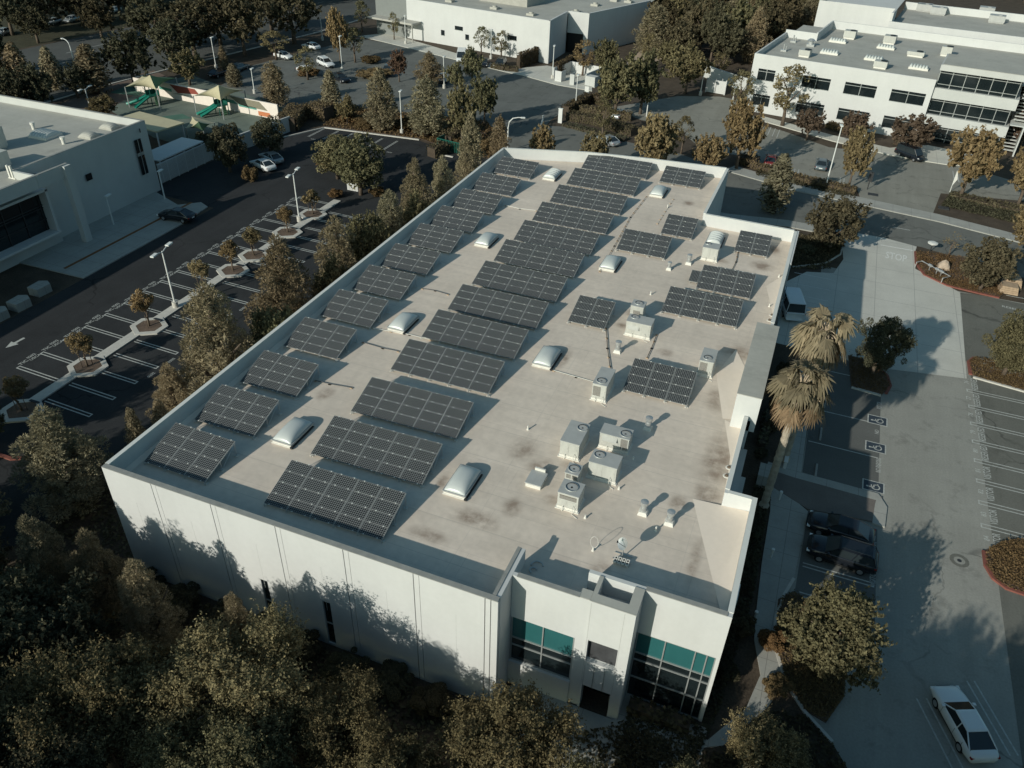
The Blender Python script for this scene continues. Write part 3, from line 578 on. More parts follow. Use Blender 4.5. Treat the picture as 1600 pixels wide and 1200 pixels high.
# entrance tower
t=MB()
t.box(30.75,1.96,6.25,33.2,2.5,H+.02); t.box(30.15,2.02,0,30.75,2.6,H-.01)
t.box(30.75,1.96,0,30.9,2.5,6.25); t.box(32.58,1.96,0,33.2,2.5,6.25)
t.box(30.9,2.0,2.15,32.58,2.5,4.38)
t.box(30.75,2.5,5,30.95,3.8,H+.02); t.box(32.7,2.5,0,33.2,3.8,H+.02)
t.box(30.15,2.6,0,30.4,3.8,H-1.3)
t.box(30.95,2.5,RZ-.2,32.7,3.79,RZ-.05)
t.obj('entrance_tower',['white_wall'],bl)
b=MB(); b.box(30.73,1.94,H+.02,33.22,2.52,H+.05); b.box(32.68,2.52,H+.02,33.22,3.8,H+.05); b.box(30.73,2.52,H+.02,30.97,3.8,H+.05); b.box(30.13,2.0,H-.01,30.72,2.62,H+.04); b.obj('coping',['roof_grey'],bl)
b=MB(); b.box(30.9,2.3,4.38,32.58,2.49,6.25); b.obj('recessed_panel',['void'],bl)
b=MB(); b.add([(30.9,1.99,4.1),(32.58,1.99,4.1),(32.58,2.29,4.40),(30.9,2.29,4.40)],[(0,1,2,3)]); b.obj('sill',['grey_wall'],bl)
b=MB()
for x in (31.45,32.05): b.box(x,1.95,2.2,x+.015,2.0,4.1)
for x in (30.82,32.62): b.box(x,1.955,2.2,x+.012,1.96,9.3)
b.obj('score_line',['cap'],bl)
b=MB(); b.box(30.5,3.3,0,33,3.4,3.2); b.obj('door',['glass_dark'],bl)
# glazing
def glazing(x0,x1,y,rows,cols,teal_from):
    for j in range(len(rows)-1):
        for i in range(len(cols)-1):
            b=MB(); b.box(cols[i]+.03,y,rows[j]+.03,cols[i+1]-.03,y+.02,rows[j+1]-.03)
            b.obj('pane',['glass_teal' if rows[j]>=teal_from else 'glass_dark'],wd)
    b=MB()
    for z in rows: b.box(x0,y-.07,z-.035,x1,y+.0,z+.035)
    for x in cols: b.box(x-.035,y-.08,rows[0]+.0,x+.035,y-.004,rows[-1])
    b.obj('mullions',['mullion'],wd)
b=MB(); b.box(26.36,2.2,2.05,30.14,2.24,5.98); wd=b.obj('window',['black'],bl); glazing(26.4,30.12,2.14,[2.08,3.45,4.12,5.96],[26.42,28.3,30.1],4.1)
b=MB(); b.box(33.21,3.96,0.02,37.59,4.0,5.9); wd=b.obj('window',['black'],bl); glazing(33.22,37.6,3.9,[.05,1.88,3.48,4.13,5.88],[33.25,34.83,36.49,37.12,37.57],4.1)
b=MB(); b.box(37.81,4.1,.1,37.85,9,5.8); b.obj('window',['glass_dark'],bl)
b=MB()
for y in (7.2,6.6): b.box(37.81,y-1.0,6.6,37.9,y-.4,8.8)
b.obj('wall_lamp',['pole'],bl)
for (x,y) in ((36.55,40.3),(36.55,46.6)):
    pass
# ------------------------------------------------------------------ solar arrays
MW,MH,TILT,LOW=1.61,.826,R(15.6),.23
m=mat('solar_cell',(.009,.010,.014),.24,var=.2,scale=.6,spec=.38,obvar=.18)
t=m.node_tree; n=t.nodes; tc=n.new('ShaderNodeTexCoord'); sx=n.new('ShaderNodeSeparateXYZ'); t.links.new(tc.outputs['Object'],sx.inputs[0])
fr=[]
for k,pz in ((0,.1275),(1,.1275)):
    a=n.new('ShaderNodeMath'); a.operation='ADD'; a.inputs[1].default_value=.0225 if k==0 else .0275; t.links.new(sx.outputs[k],a.inputs[0])
    p=n.new('ShaderNodeMath'); p.operation='PINGPONG'; p.inputs[1].default_value=pz/2; t.links.new(a.outputs[0],p.inputs[0]); fr.append(p.outputs[0])
ln=[]
for f in fr:
    l=n.new('ShaderNodeMath'); l.operation='LESS_THAN'; l.inputs[1].default_value=.0115; t.links.new(f,l.inputs[0]); ln.append(l.outputs[0])
s=n.new('ShaderNodeMath'); s.operation='ADD'; t.links.new(fr[0],s.inputs[0]); t.links.new(fr[1],s.inputs[1]); l=n.new('ShaderNodeMath'); l.operation='LESS_THAN'; l.inputs[1].default_value=.046; t.links.new(s.outputs[0],l.inputs[0]); ln.append(l.outputs[0])
acc=ln[0]
for q in ln[1:]:
    mx=n.new('ShaderNodeMath'); mx.operation='MAXIMUM'; t.links.new(acc,mx.inputs[0]); t.links.new(q,mx.inputs[1]); acc=mx.outputs[0]
out,inp=colour_socket(m); mix=n.new('ShaderNodeMix'); mix.data_type='RGBA'; t.links.new(acc,mix.inputs[0]); t.links.new(out,mix.inputs[6]); mix.inputs[7].default_value=(.20,.21,.205,1); t.links.new(mix.outputs[2],inp)
M_['solar_cell']=m
b=MB(); w,h=1.575,.820
b.box(.02,.011,-.01,w-.02,h-.011,.004,1)
for (x0,y0,x1,y1) in ((0,0,w,.011),(0,h-.011,w,h),(0,.011,.02,h-.011),(w-.02,.011,w,h-.011)): b.box(x0,y0,-.035,x1,y1,.012,0)
MODULE=b.mesh('solar_module',['silver','solar_cell'])
b=MB(); b.box(.0175,.0175,-.01,h-.0175,w-.0175,.004,1)
for (x0,y0,x1,y1) in ((0,0,h,.017),(0,w-.017,h,w),(0,.017,.017,w-.017),(h-.017,.017,h,w-.017)): b.box(x0,y0,-.035,x1,y1,.012,0)
MODULE_P=b.mesh('solar_module',['silver','solar_cell'])
ct,st=math.cos(TILT),math.sin(TILT)
def rack_mesh(cols):
    b=MB(); D=4*MH; Wd=cols*MW
    for k in range(cols+1):
        x=min(max(k*MW-.018,.03),Wd-.07)
        b.tube([(x,.0,-.06),(x,D*ct,D*st-.06)],.025,0,4)
        for f in (.04,.5,.96):
            y=f*D*ct; z=f*D*st-.06; b.box(x-.02,y-.02,-LOW,x+.02,y+.02,z); b.box(x-.12,y-.12,-LOW,x+.12,y+.12,-LOW+.05,1)
        b.tube([(x,.96*D*ct,.96*D*st-.1),(x,.55*D*ct,-LOW+.05)],.015,0,4)
        b.cyl(x,-.05,-LOW,-.02,.025,m=0,n=6)
    for f in (.12,.5,.88): b.tube([(.05,f*D*ct,f*D*st-.045),(Wd-.09,f*D*ct,f*D*st-.045)],.022,0,4)
    for k in range(cols):
        for j in range(5):
            for f in (.22,.78):
                y=min(max(j*MH,.0),D)-.005; x=(k+f)*MW; b.box(x-.04,y*ct-.03,y*st+.0,x+.04,y*ct+.03,y*st+.035,3)
    for k in range(cols): b.box(k*MW+.55,D*ct*.3,D*st*.3-.12,k*MW+.7,D*ct*.3+.12,D*st*.3-.05,2)
    return b.mesh('mounting_rack',['gal','concrete_block','black','pole'])
RACK={c:rack_mesh(c) for c in (2,3,5,4)}
def array(x,y,cols,label,group,yaw=0.):
    a=thing('solar_array',label,'solar panels',(x,y,RZ+LOW),yaw,group)
    put(RACK[cols],'mounting_rack',a)
    for i in range(cols):
        for j in range(4):
            o=put(MODULE,'solar_module',a); o.location=(i*MW,j*MH*ct,j*MH*st+rnd.uniform(-.004,.004)); o.rotation_euler=(TILT+rnd.uniform(-.006,.006),rnd.uniform(-.006,.006),0)
    return a
ORD=['first','second','third','fourth','fifth','sixth','seventh','eighth','ninth','tenth','eleventh','twelfth','thirteenth']
LC=[2.25,7.02,11.94,17.35,22.5,27.6,32.55,37.73,42.73,47.95,53.4,59.4]
for k,y in enumerate(LC):
    array(.93,y,3,f'three-column solar array, {ORD[k]} from the front wall along the left parapet','solar arrays along the left parapet',R([-.6,.6,0,.3,-.2,0,.2,-.3,.2,0,.2,-.2][k]))
MC=[2.14,7.14,12.14,17.87,22.96,27.81,32.85,37.94,43.03,48.32,53.83,59.68,65.4]
for k,y in enumerate(MC):
    array(10.15,y,5,f'five-column solar array, {ORD[k]} from the front wall in the middle row','five-column solar arrays in the middle row',R([1.1,1.4,1.1,.5,0,.2,-.2,.2,0,.3,.1,0,.2][k]))
for (x,y,c,l) in ((27.02,22.52,3,'three-column solar array between two air conditioners beside the raised parapet box'),(27.0,35.21,4,'four-column solar array, only one of its width, near the right parapet'),
    (28.95,40.75,3,'three-column solar array just behind the four-column one by the right parapet'),(20.16,30.25,2,'two-column solar array standing alone left of the paired air conditioners'),
    (20.14,45.4,3,'three-column solar array behind the pillow skylight right of the long middle row'),(23.3,51.05,2,'two-column solar array partly hidden behind a three-column one near the far step'),
    (30.94,50.1,2,'two-column solar array in the far right corner beside the white parapet'),(19.85,65.3,3,'three-column solar array in the narrow far end beyond the last skylight')):
    array(x,y,c,l,'scattered solar arrays on the right of the roof')
a=thing('upright_solar_array','single upright panel tucked at the left end of a three-column array','solar panel',(28.05,41.7,RZ+LOW+.05))
o=put(MODULE_P,'solar_module',a); o.rotation_euler=(TILT,0,0); b=MB(); b.box(.1,.1,-LOW,.14,.14,.0); b.box(.66,.1,-LOW,.7,.14,.0); b.box(.1,1.4,-LOW,.14,1.44,.36); b.box(.66,1.4,-LOW,.7,1.44,.36); b.obj('mounting_rack',['gal'],a)
# ------------------------------------------------------------------ skylights
def skylight(x,y,label,ribs=False,proto=[]):
    a=thing('skylight',label,'skylight',(x,y,RZ),0,'roof skylights')
    b=MB(); b.box(0,0,0,1.48,2.62,.22); b.box(-.06,-.06,0,1.54,2.68,.05); b.obj('curb',['flashing'],a,bevel=.01)
    b=MB(); b.box(-.05,-.05,.22,1.53,2.67,.31); b.obj('frame',['silver'],a,bevel=.01)
    b=MB()
    if ribs:
        for k in range(5): b.dome(.03,.04+k*.508,1.45,.04+(k+1)*.508-.02,.31,.40,n=8,p=2.2)
    else: b.dome(.03,.04,1.45,2.58,.31,.46,n=14,p=2.4)
    b.obj('dome',['dome'],a,smooth=True)
    b=MB(); b.box(1.48,.1,.05,1.60,2.5,.11); b.box(1.45,-.12,.03,1.62,.06,.16); b.obj('smoke_latch',['dark_metal'],a)
for x,y,l,r in ((19.6,7.42,'nearest smooth skylight in the aisle right of the middle solar row',0),(7.05,7.3,'nearest smooth skylight in the aisle between left and middle solar rows',0),(7.02,23.05,'second smooth skylight of the left aisle beside a cable run',0),
    (7.0,40.6,'third smooth skylight of the left aisle, far up the roof',0),(19.68,23.05,'second smooth skylight of the right aisle, before the two-column array',0),(19.74,40.9,'smooth skylight of the right aisle beside a three-column array',0),
    (19.76,60.9,'farthest smooth skylight of the right aisle near the white conduit',0),(7.0,60.4,'ribbed skylight at the far end of the left aisle',1),(28.0,50.7,'ribbed skylight behind a boxy air conditioner near the far step',1)):
    skylight(x,y,l,r)
# ------------------------------------------------------------------ rooftop units
def fan(b,x,y,z,r):
    b.cyl(x,y,z-.12,z-.10,r*.97,m=0,n=20)
    n=20; vs=[(x+rr*math.cos(a*2*math.pi/n),y+rr*math.sin(a*2*math.pi/n),zz) for rr,zz in ((r,z+.05),(r*1.08,z+.05),(r*1.12,z),(r,z-.1)) for a in range(n)]
    for q in range(3): b.add(vs[q*n:(q+2)*n],[(i,(i+1)%n,n+(i+1)%n,n+i) for i in range(n)],1)
    b.add(vs[:n]+vs[3*n:],[(i,n+i,n+(i+1)%n,(i+1)%n) for i in range(n)],0)
    for k in range(4):
        a=k*math.pi/2+.4; c,s=math.cos(a),math.sin(a)
        b.add([(x+c*r*.2-s*r*.12,y+s*r*.2+c*r*.12,z-.06),(x+c*r*.9-s*r*.25,y+s*r*.9+c*r*.25,z-.08),(x+c*r*.9+s*r*.2,y+s*r*.9-c*r*.2,z-.03),(x+c*r*.2+s*r*.12,y+s*r*.2-c*r*.12,z-.04)],[(0,1,2,3)],1)
    b.cyl(x,y,z-.09,z-.01,r*.2,m=1,n=10)
def unit(x,y,lx,ly,h,label,fans,coils=(),base=.28,hood=None,doors=(),pipe=None,yaw=0.):
    h*=.82; base*=.8; coils=[(q[0],q[1],q[2],q[3]*.82,q[4]*.82) for q in coils]; doors=[(q[0],q[1],q[2],q[3]*.82,q[4]*.82) for q in doors]
    if hood: hood=(hood[0],hood[1],hood[2]*.82,hood[3]*.82,hood[4])
    a=thing('air_conditioner',label,'air conditioner',(x,y,RZ),yaw,'rooftop air conditioners')
    b=MB(); b.box(-.02,-.03,0,lx+.02,ly+.02,base); b.box(-.1,-.1,0,lx+.1,ly+.1,.06); b.obj('base_curb',['flashing'],a)
    b=MB(); b.box(0,0,base,lx,ly,base+h-.03); o=b.obj('cabinet',['hvac'],a,bevel=.02)
    b=MB(); b.box(-.03,-.03,base+h-.03,lx+.03,ly+.03,base+h+.02); b.obj('top_panel',['hvac_top'],a,bevel=.01)
    for (fx,fy,fr) in fans: b=MB(); fan(b,fx,fy,base+h+.03,fr); b.obj('fan',['black','gal'],a)
    for (side,u0,u1,z0,z1) in coils:
        b=MB()
        def bx(u0,u1,z0,z1,d,m):
            if side=='f': b.box(u0,-d,z0,u1,-d+.02,z1,m)
            else: b.box(lx+d-.02,u0,z0,lx+d,u1,z1,m)
        bx(u0,u1,base+z0,base+z1,.008,0); k=z0
        while k<z1-.03: bx(u0,u1,base+k,base+k+.02,.018,1); k+=.075
        b.obj('coil_grille',['coil','hvac_top'],a)
    for (side,u0,u1,z0,z1) in doors:
        b=MB()
        if side=='f': b.box(u0,-.016,base+z0,u1,0,base+z1); b.box(u1-.1,-.035,base+(z0+z1)/2,u1-.06,-.016,base+(z0+z1)/2+.14)
        else: b.box(lx,u0,base+z0,lx+.016,u1,base+z1)
        b.obj('service_panel',['hvac'],a,bevel=.006)
    if hood: b=MB(); hx0,hx1,hz0,hz1,d=hood; b.add([(hx0,-d,base+hz0),(hx1,-d,base+hz0),(hx1,0,base+hz1),(hx0,0,base+hz1),(hx0,0,base+hz0),(hx1,0,base+hz0)],[(0,1,2,3),(0,3,4),(1,5,2)]); b.obj('air_hood',['hvac'],a)
    b=MB(); b.tube([(lx*.8,-.02,base+.3),(lx*.8,-.28,base+.25),(lx*.8,-.3,.04),(lx*.8+.4,-.5,.04)],.02,0,6); b.tube([(lx*.3,-.01,base+.1),(lx*.3,-.2,base),(lx*.3,-.22,.03)],.025,0,6); b.obj('pipework',['flashing'],a)
    return a
unit(25.07,13.75,1.3,2.35,1.35,'air conditioner with one fan and its long side turned away, left of the cluster',[(.95,1.8,.33)],doors=[('f',.08,.6,.1,1.2),('f',.68,1.22,.1,1.2)])
unit(27.2,15.7,2.0,1.1,1.25,'air conditioner with fan and brown coil at its right end, behind the cluster',[(1.62,.5,.34)],[('f',1.45,1.92,.1,1.15)],hood=(.2,1.2,.75,1.1,.25),doors=[('f',.1,1.35,.1,.7)])
unit(27.4,12.5,1.85,1.3,1.35,'air conditioner in the middle of the cluster with fan on its left corner',[(.45,.85,.33)],doors=[('f',.1,.9,.1,1.2),('f',1.0,1.75,.1,1.2)])
unit(26.28,11.15,.85,1.0,1.15,'small square condenser with large top fan, behind the one with a wide grille',[(.42,.5,.34)],[('f',.08,.38,.65,1.02),('f',.46,.78,.65,1.02)],base=.2,doors=[('f',.1,.75,.1,.5)])
unit(26.5,9.1,1.32,1.25,1.3,'square condenser with wide brown grille in front, nearest of the cluster',[(.66,.68,.37)],[('f',.12,1.2,.72,1.12)],doors=[('f',.1,.64,.08,.6),('f',.7,1.24,.08,.6)])
unit(25.15,20.7,1.05,2.3,1.5,'tall air conditioner with brown coil facing front, left of a three-column array',[(.5,.5,.33)],[('f',.06,.62,.25,1.25)],doors=[('f',.68,1.0,.1,1.3)])
unit(25.05,30.5,2.05,1.25,1.35,'wide air conditioner with a duct beside a cable run, front of the pair',[(.5,.85,.32)],hood=(.15,1.1,.6,1.0,.2),doors=[('f',.1,.7,.1,1.2),('f',.8,1.3,.1,1.2),('f',1.4,1.95,.1,1.2)])
unit(24.75,33.0,1.1,1.1,1.45,'upright air conditioner with square grille right behind the wide one',[(.55,.6,.33)],[('f',.25,.85,.35,.95)])
unit(31.7,27.1,1.05,1.9,1.4,'air conditioner with grille and gauge on short legs near the raised parapet box',[(.5,.5,.31)],[('f',.06,.62,.3,1.2)],doors=[('f',.68,1.0,.1,1.2)])
unit(28.2,47.2,1.5,1.3,1.35,'blank white air conditioner right in front of a ribbed skylight',[(.35,.9,.28)],doors=[('f',.1,.7,.1,1.2),('f',.8,1.4,.1,1.2)])
a=thing('roof_hatch','low square roof hatch with open lid shadow, left of the condenser cluster','roof hatch',(24.05,10.1,RZ)); b=MB(); b.box(0,0,0,1.0,1.25,.28); b.obj('curb',['flashing'],a); b=MB(); b.box(-.05,-.05,.28,1.05,1.3,.36); b.obj('lid',['hvac_top'],a,bevel=.02); b=MB(); b.box(.15,1.3,.0,.85,1.42,.55); b.obj('hinge_box',['flashing'],a)
def vent(x,y,label,s=1.):
    a=thing('roof_vent',label,'roof vent',(x,y,RZ),0,'round roof vents'); b=MB()
    q=.3*s; b.add([(-q,-q,0),(q,-q,0),(q,q,0),(-q,q,0),(-q*.75,-q*.75,.25),(q*.75,-q*.75,.25),(q*.75,q*.75,.25),(-q*.75,q*.75,.25)],[(0,1,5,4),(1,2,6,5),(2,3,7,6),(3,0,4,7),(4,5,6,7)]); b.obj('base_flashing',['flashing'],a)
    b=MB(); b.cyl(0,0,.24,.85*s,.17*s,n=16); b.cyl(0,0,.5*s,.56*s,.2*s,n=16); b.obj('flue',['gal'],a,smooth=False)
    b=MB(); b.cyl(0,0,.72*s,.78*s,.22*s,.25*s,n=16); b.cyl(0,0,.78*s,.98*s,.25*s,n=16); b.cyl(0,0,.98*s,1.04*s,.25*s,.08*s,n=16); b.obj('cowl',['gal'],a)
for x,y,l in ((31.53,10.7,'round vent left of its twin, beyond the satellite dish'),(33.2,10.5,'round vent right of its twin, beyond the satellite dish'),(29.8,19.0,'round vent behind the farthest unit of the condenser cluster'),(25.2,27.7,'round vent in front of the wide air conditioner'),(25.81,43.7,'smaller round vent, left of a pair near the far step'),(27.3,45.7,'larger round vent of the pair beside a blank air conditioner')):
    vent(x,y,l,.8 if 'smaller' in l else 1.)
def stub(x,y,label,h=.35,loop=0):
    b=MB(); b.cyl(0,0,0,h,.055,n=8); b.cyl(0,0,0,.1,.1,.07,n=8)
    if loop: 
        pts=[(.02+.42*math.sin(a)*.55,0,h-.05+.45-.45*math.cos(a)) for a in np.linspace(.2,6.08,16)]; b.tube(pts,.013,0,5)
    o=b.obj('vent_pipe',['flashing']); o.location=(x,y,RZ); tag(o,label,'vent pipe','thin vent pipes on the roof')
stub(22.17,15.5,'thin vent pipe alone on the open roof left of the cluster'); stub(29.6,6.55,'vent pipe with a thin wire loop, left of the satellite dish',.3,1); stub(32.6,9.55,'vent pipe just left of the nearest round vents'); stub(25.4,38.1,'small vent pipe before the brown stain at mid roof'); stub(22.4,58.4,'vent pipe beside the farthest smooth skylight',.4)
stub(29.7,15.4,'small gas cock pipe right of the unit with brown coil',.25); stub(29.6,12.2,'small pipe right of the cluster middle unit',.25); stub(28.4,8.9,'short pipe right of the condenser with the wide grille',.25)
stub(35.55,40.4,'white stub beside the right parapet, nearer the raised box',.3); stub(35.7,46.6,'white stub beside the right parapet, nearer the far corner',.3)
# satellite dish on ballast
a=thing('satellite_dish','grey satellite dish on a ballast frame of concrete blocks near the tower','satellite dish',(31.25,6.55,RZ))
b=MB()
for k in range(2): b.box(-.45+.0,-.15+k*.5,.02,.6,-.1+k*.5,.06)
b.cyl(.05,.12,0,.95,.035,n=8); b.tube([(.05,.12,.1),(.5,.35,.05)],.02,0,6); b.obj('ballast_frame',['gal'],a)
b=MB(); ax=Vector((-.55,-.5,.55)).normalized(); u=ax.orthogonal().normalized(); v=ax.cross(u); c=Vector((.02,.05,1.2)); vs=[]; fs=[]
for j in range(6):
    for i in range(18):
        r=j/5*.36; vs.append(c+u*r*math.cos(i*2*math.pi/18)+v*r*1.1*math.sin(i*2*math.pi/18)+ax*(r*r*.55))
for j in range(5):
    for i in range(18): fs.append((j*18+i,j*18+(i+1)%18,(j+1)*18+(i+1)%18,(j+1)*18+i))
b.add(vs,fs); b.obj('reflector',['gal'],a,smooth=True)
b=MB(); b.tube([c-v*.3,c+ax*.5],.015,0,6); b.box(c.x+ax.x*.5-.04,c.y+ax.y*.5-.04,c.z+ax.z*.5-.04,c.x+ax.x*.5+.04,c.y+ax.y*.5+.04,c.z+ax.z*.5+.08); b.obj('feed_arm',['dark_metal'],a)
for k in range(4):
    b=MB(); w=.19; b.box(0,0,0,w,.40,.19,0)
    for q in range(2): b.box(.05,.06+q*.17,.19,.14,.17+q*.17,.193,1)
    o=b.obj('concrete_block',['concrete_block','black']); o.location=(30.93+k*.23,6.05,RZ+.065); o.rotation_euler=(R(12),0,R(-3))
    tag(o,f'{["leftmost","second","third","rightmost"][k]} hollow concrete block weighing down the satellite dish frame','concrete block','concrete blocks of the dish ballast')
# cable runs
def conduit(pts,label,m='dark_metal',r=.03,blocks=True):
    b=MB(); P=[Vector((*p,RZ+.09)) for p in pts]; b.tube(P,r,0,6)
    for p,q in zip(P[:-1],P[1:]):
        n=int((q-p).length/1.1)
        for k in range(n+1): c=p+(q-p)*k/max(n,1); b.box(c.x-.09,c.y-.06,RZ,c.x+.09,c.y+.06,RZ+.07,1)
    o=b.obj('conduit',[m,'brick_tan']); tag(o,label,'conduit','electrical conduits on the roof')
def rp(*l): return [tuple(G(*p,RZ)[:2]) for p in l]
conduit(rp((947,514),(949,545),(955,588)),'dark conduit running from the two-column array to the tall air conditioner')
conduit(rp((1026,524),(1018,545),(1011,560)),'short dark conduit behind the array by the raised parapet box')
conduit(rp((493,596),(515,601),(549,607)),'dark conduit between left array and middle array, nearest the front')
conduit(rp((567,536),(598,545),(622,550)),'dark conduit crossing the left aisle before a smooth skylight')
conduit(rp((865,580),(900,590),(928,598)),'pale conduit from a smooth skylight to the tall air conditioner','flashing',.02)
conduit(rp((582,514),(640,524),(672,532)),'pale conduit behind the second skylight of the left aisle','flashing',.025)
conduit(rp((790,322),(812,327),(838,330)),'pale conduit crossing the left aisle far up the roof','flashing',.03)
conduit(rp((660,452),(680,455),(700,461)),'dotted conduit crossing the middle of the left aisle')
conduit(rp((937,425),(960,385),(985,340),(1010,308)),'long dark conduit between the middle row and the right arrays','dark_metal',.02)
conduit(rp((1143,424),(1150,410),(1153,394)),'dark conduit leading to the far right corner array')
conduit(rp((1027,350),(1043,325),(1052,312)),'thin conduit beside the farthest smooth skylight','flashing',.015)
for (u,v,l) in ((864,887,'larger white hose ring lying in the tower side shadow',),(834,893,'smaller white hose ring lying in the tower side shadow')):
    p=G(843,u and v,RZ) if 0 else None
for (u,v,r,a0,a1,l) in ((839,885,.34,.3,3.4,'larger curved white hose piece in the shade behind the left glazing'),(833,892,.2,.6,4.6,'smaller curved white hose piece in the shade behind the left glazing')):
    p=G(u,v,RZ); b=MB(); b.tube([(p.x+r*math.cos(a),p.y+r*math.sin(a),RZ+.05) for a in np.linspace(a0,a1,12)],.05,0,6); tag(b.obj('hose',['gal']),l,'hose','hose pieces on the roof')
for (u,v,l) in ((1139,731,'upper rusty roof drain in the brown stain by the recessed parapet'),(1135,744,'lower rusty roof drain in the brown stain by the recessed parapet'),(1206,493,'upper rusty roof drain behind the raised parapet box'),(1202,501,'lower rusty roof drain behind the raised parapet box')):
    p=G(u,v,RZ); b=MB(); b.cyl(0,0,0,.03,.24,.22,n=14,m=0); b.cyl(0,0,.03,.14,.14,.07,n=12,m=1); o=b.obj('roof_drain',['flashing','bark']); o.location=(p.x,p.y,RZ+.02); tag(o,l,'roof drain','rusty roof drains')
# ------------------------------------------------------------------ west building (left)
wb=thing('warehouse_building','white building in shade at the left edge with tall framed glazing and a column','building',(0,0,0))
b=MB()
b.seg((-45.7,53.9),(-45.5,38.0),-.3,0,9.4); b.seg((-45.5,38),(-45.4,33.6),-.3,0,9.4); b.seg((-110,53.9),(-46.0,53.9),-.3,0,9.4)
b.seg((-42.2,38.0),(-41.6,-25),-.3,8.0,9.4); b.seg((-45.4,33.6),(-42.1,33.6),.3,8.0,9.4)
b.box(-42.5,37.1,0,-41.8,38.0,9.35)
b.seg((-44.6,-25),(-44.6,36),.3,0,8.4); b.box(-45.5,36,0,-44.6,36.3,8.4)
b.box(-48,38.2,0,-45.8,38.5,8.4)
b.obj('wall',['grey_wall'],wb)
b=MB(); b.box(-110,-25,8.38,-45.75,53.55,8.5); b.box(-45.749,-25,8.38,-42.45,33.85,8.5); b.obj('roof',['roof_grey'],wb)
b=MB(); b.seg((-45.72,53.92),(-45.5,33.9),-.34,9.4,9.45); b.seg((-42.22,38.0),(-41.62,-25),-.34,9.4,9.45); b.seg((-110,53.92),(-46,53.92),-.34,9.4,9.45); b.obj('coping',['cap'],wb)
b=MB(); b.box(-44.5,-20,2.0,-43.0,35.2,2.25); b.box(-44.5,34.9,2.25,-43.2,35.2,7.2); b.box(-44.5,-20,7.0,-43.2,35.2,7.25); b.obj('portal_frame',['white_wall'],wb)
b=MB(); b.box(-44.58,-20,2.25,-44.4,34.9,7.0); wd=b.obj('window',['glass_dark'],wb)
b=MB()
for y in np.arange(-11,35,2.4): b.box(-44.4,y-.05,2.25,-44.3,y+.05,7.0)
for z in (3.6,4.9,5.2): b.box(-44.4,-20,z-.05,-44.29,34.9,z+.05)
b.obj('mullions',['dark_metal'],wb)
b=MB(); b.box(-45.4,42.5,5.2,-45.36,43.4,6.0); b.obj('window',['glass_dark'],wb)
b=MB(); b.box(-45.52,51.2,3.0,-45.46,52.3,7.6); wd=b.obj('window',['glass_dark'],wb); b=MB(); b.box(-45.46,51.2,5.5,-45.43,52.3,5.9); b.box(-45.46,51.7,3,-45.43,51.78,7.6); b.obj('mullions',['mullion'],wb if 0 else wd)
b=MB(); b.box(-45.46,52.4,8.3,-45.4,52.55,8.8); b.obj('wall_lamp',['dark_metal'],wb)
def small(name,label,cat,x,y,z,fn,mats,group=None,rz=0):
    b=MB(); fn(b); o=b.obj(name,mats); o.location=(x,y,z); o.rotation_euler=(0,0,rz); return tag(o,label,cat,group)
p=G(72,213,8.5)
a=thing('skylight','ribbed skylight on the roof of the shaded left building','skylight',(p.x,p.y,8.5),0,'roof skylights'); b=MB(); b.box(-1.4,-1.3,0,1.4,1.3,.3); b.obj('curb',['flashing'],a); b=MB()
for k in range(6): b.dome(-1.35+k*.45,-1.25,-1.35+(k+1)*.45-.03,1.25,.3,.45,n=6)
b.obj('dome',['dome'],a,smooth=True)
for (u,v,l) in ((100,225,'small white roof pipe right of the ribbed skylight, left building'),(53,202,'small white roof vent behind the ribbed skylight, left building')):
    p=G(u,v,8.5); small('roof_vent',l,'roof vent',p.x,p.y,8.5,lambda b:(b.cyl(0,0,0,.8,.22,n=10),b.cyl(0,0,.6,.9,.3,n=10)),['flashing'],'small vents on the left building')
for (u,v,l) in ((140,214,'low rounded roof dome at the edge of the left building'),(172,200,'low rounded roof dome closest to the left building corner')):
    p=G(u,v,8.5); small('roof_dome',l,'roof dome',p.x,p.y,8.5,lambda b:(b.dome(-1,-.8,1,.8,.15,.5),b.box(-1.05,-.85,0,1.05,.85,.15)),['roof_grey'],'low domes on the left building')
for (u,v,h,l) in ((-14,232,2.6,'boxy roof unit cut by the left picture edge, nearer one'),(-10,262,1.9,'boxy roof unit cut by the left picture edge, lower one')):
    p=G(u,v,8.5); small('roof_unit',l,'air conditioner',p.x,p.y,8.5,lambda b,h=h:(b.box(-1.5,-1.2,.2,1.5,1.2,h),b.box(-1.4,-1.1,0,1.4,1.1,.2),b.cyl(.5,0,h,h+.1,.5)),['hvac'])
a=thing('parapet_bracket','white slotted frame standing at the parapet step of the left building','bracket',(-45.9,33.6,8.5)); b=MB(); b.box(-.5,-.1,0,.5,.1,.12); b.obj('base',['flashing'],a); b=MB(); b.box(-.35,-.1,.12,-.15,.1,1.5); b.box(.1,-.1,.12,.3,.1,1.5); b.obj('upright',['flashing'],a)
for i,(u,v) in enumerate(((65,457),(33,480),(-2,498))):
    p=G(u,v); small('concrete_bench',['pale concrete block bench nearest the sidewalk end','middle concrete block bench in the shade','concrete block bench cut by the left edge'][i],'bench',p.x,p.y,0,lambda b:(b.prism([(-.7,-.9),(.7,-.9),(.8,.7),(0,1.1),(-.8,.7)],0,.9),),['walk'],'concrete block benches by the left building')
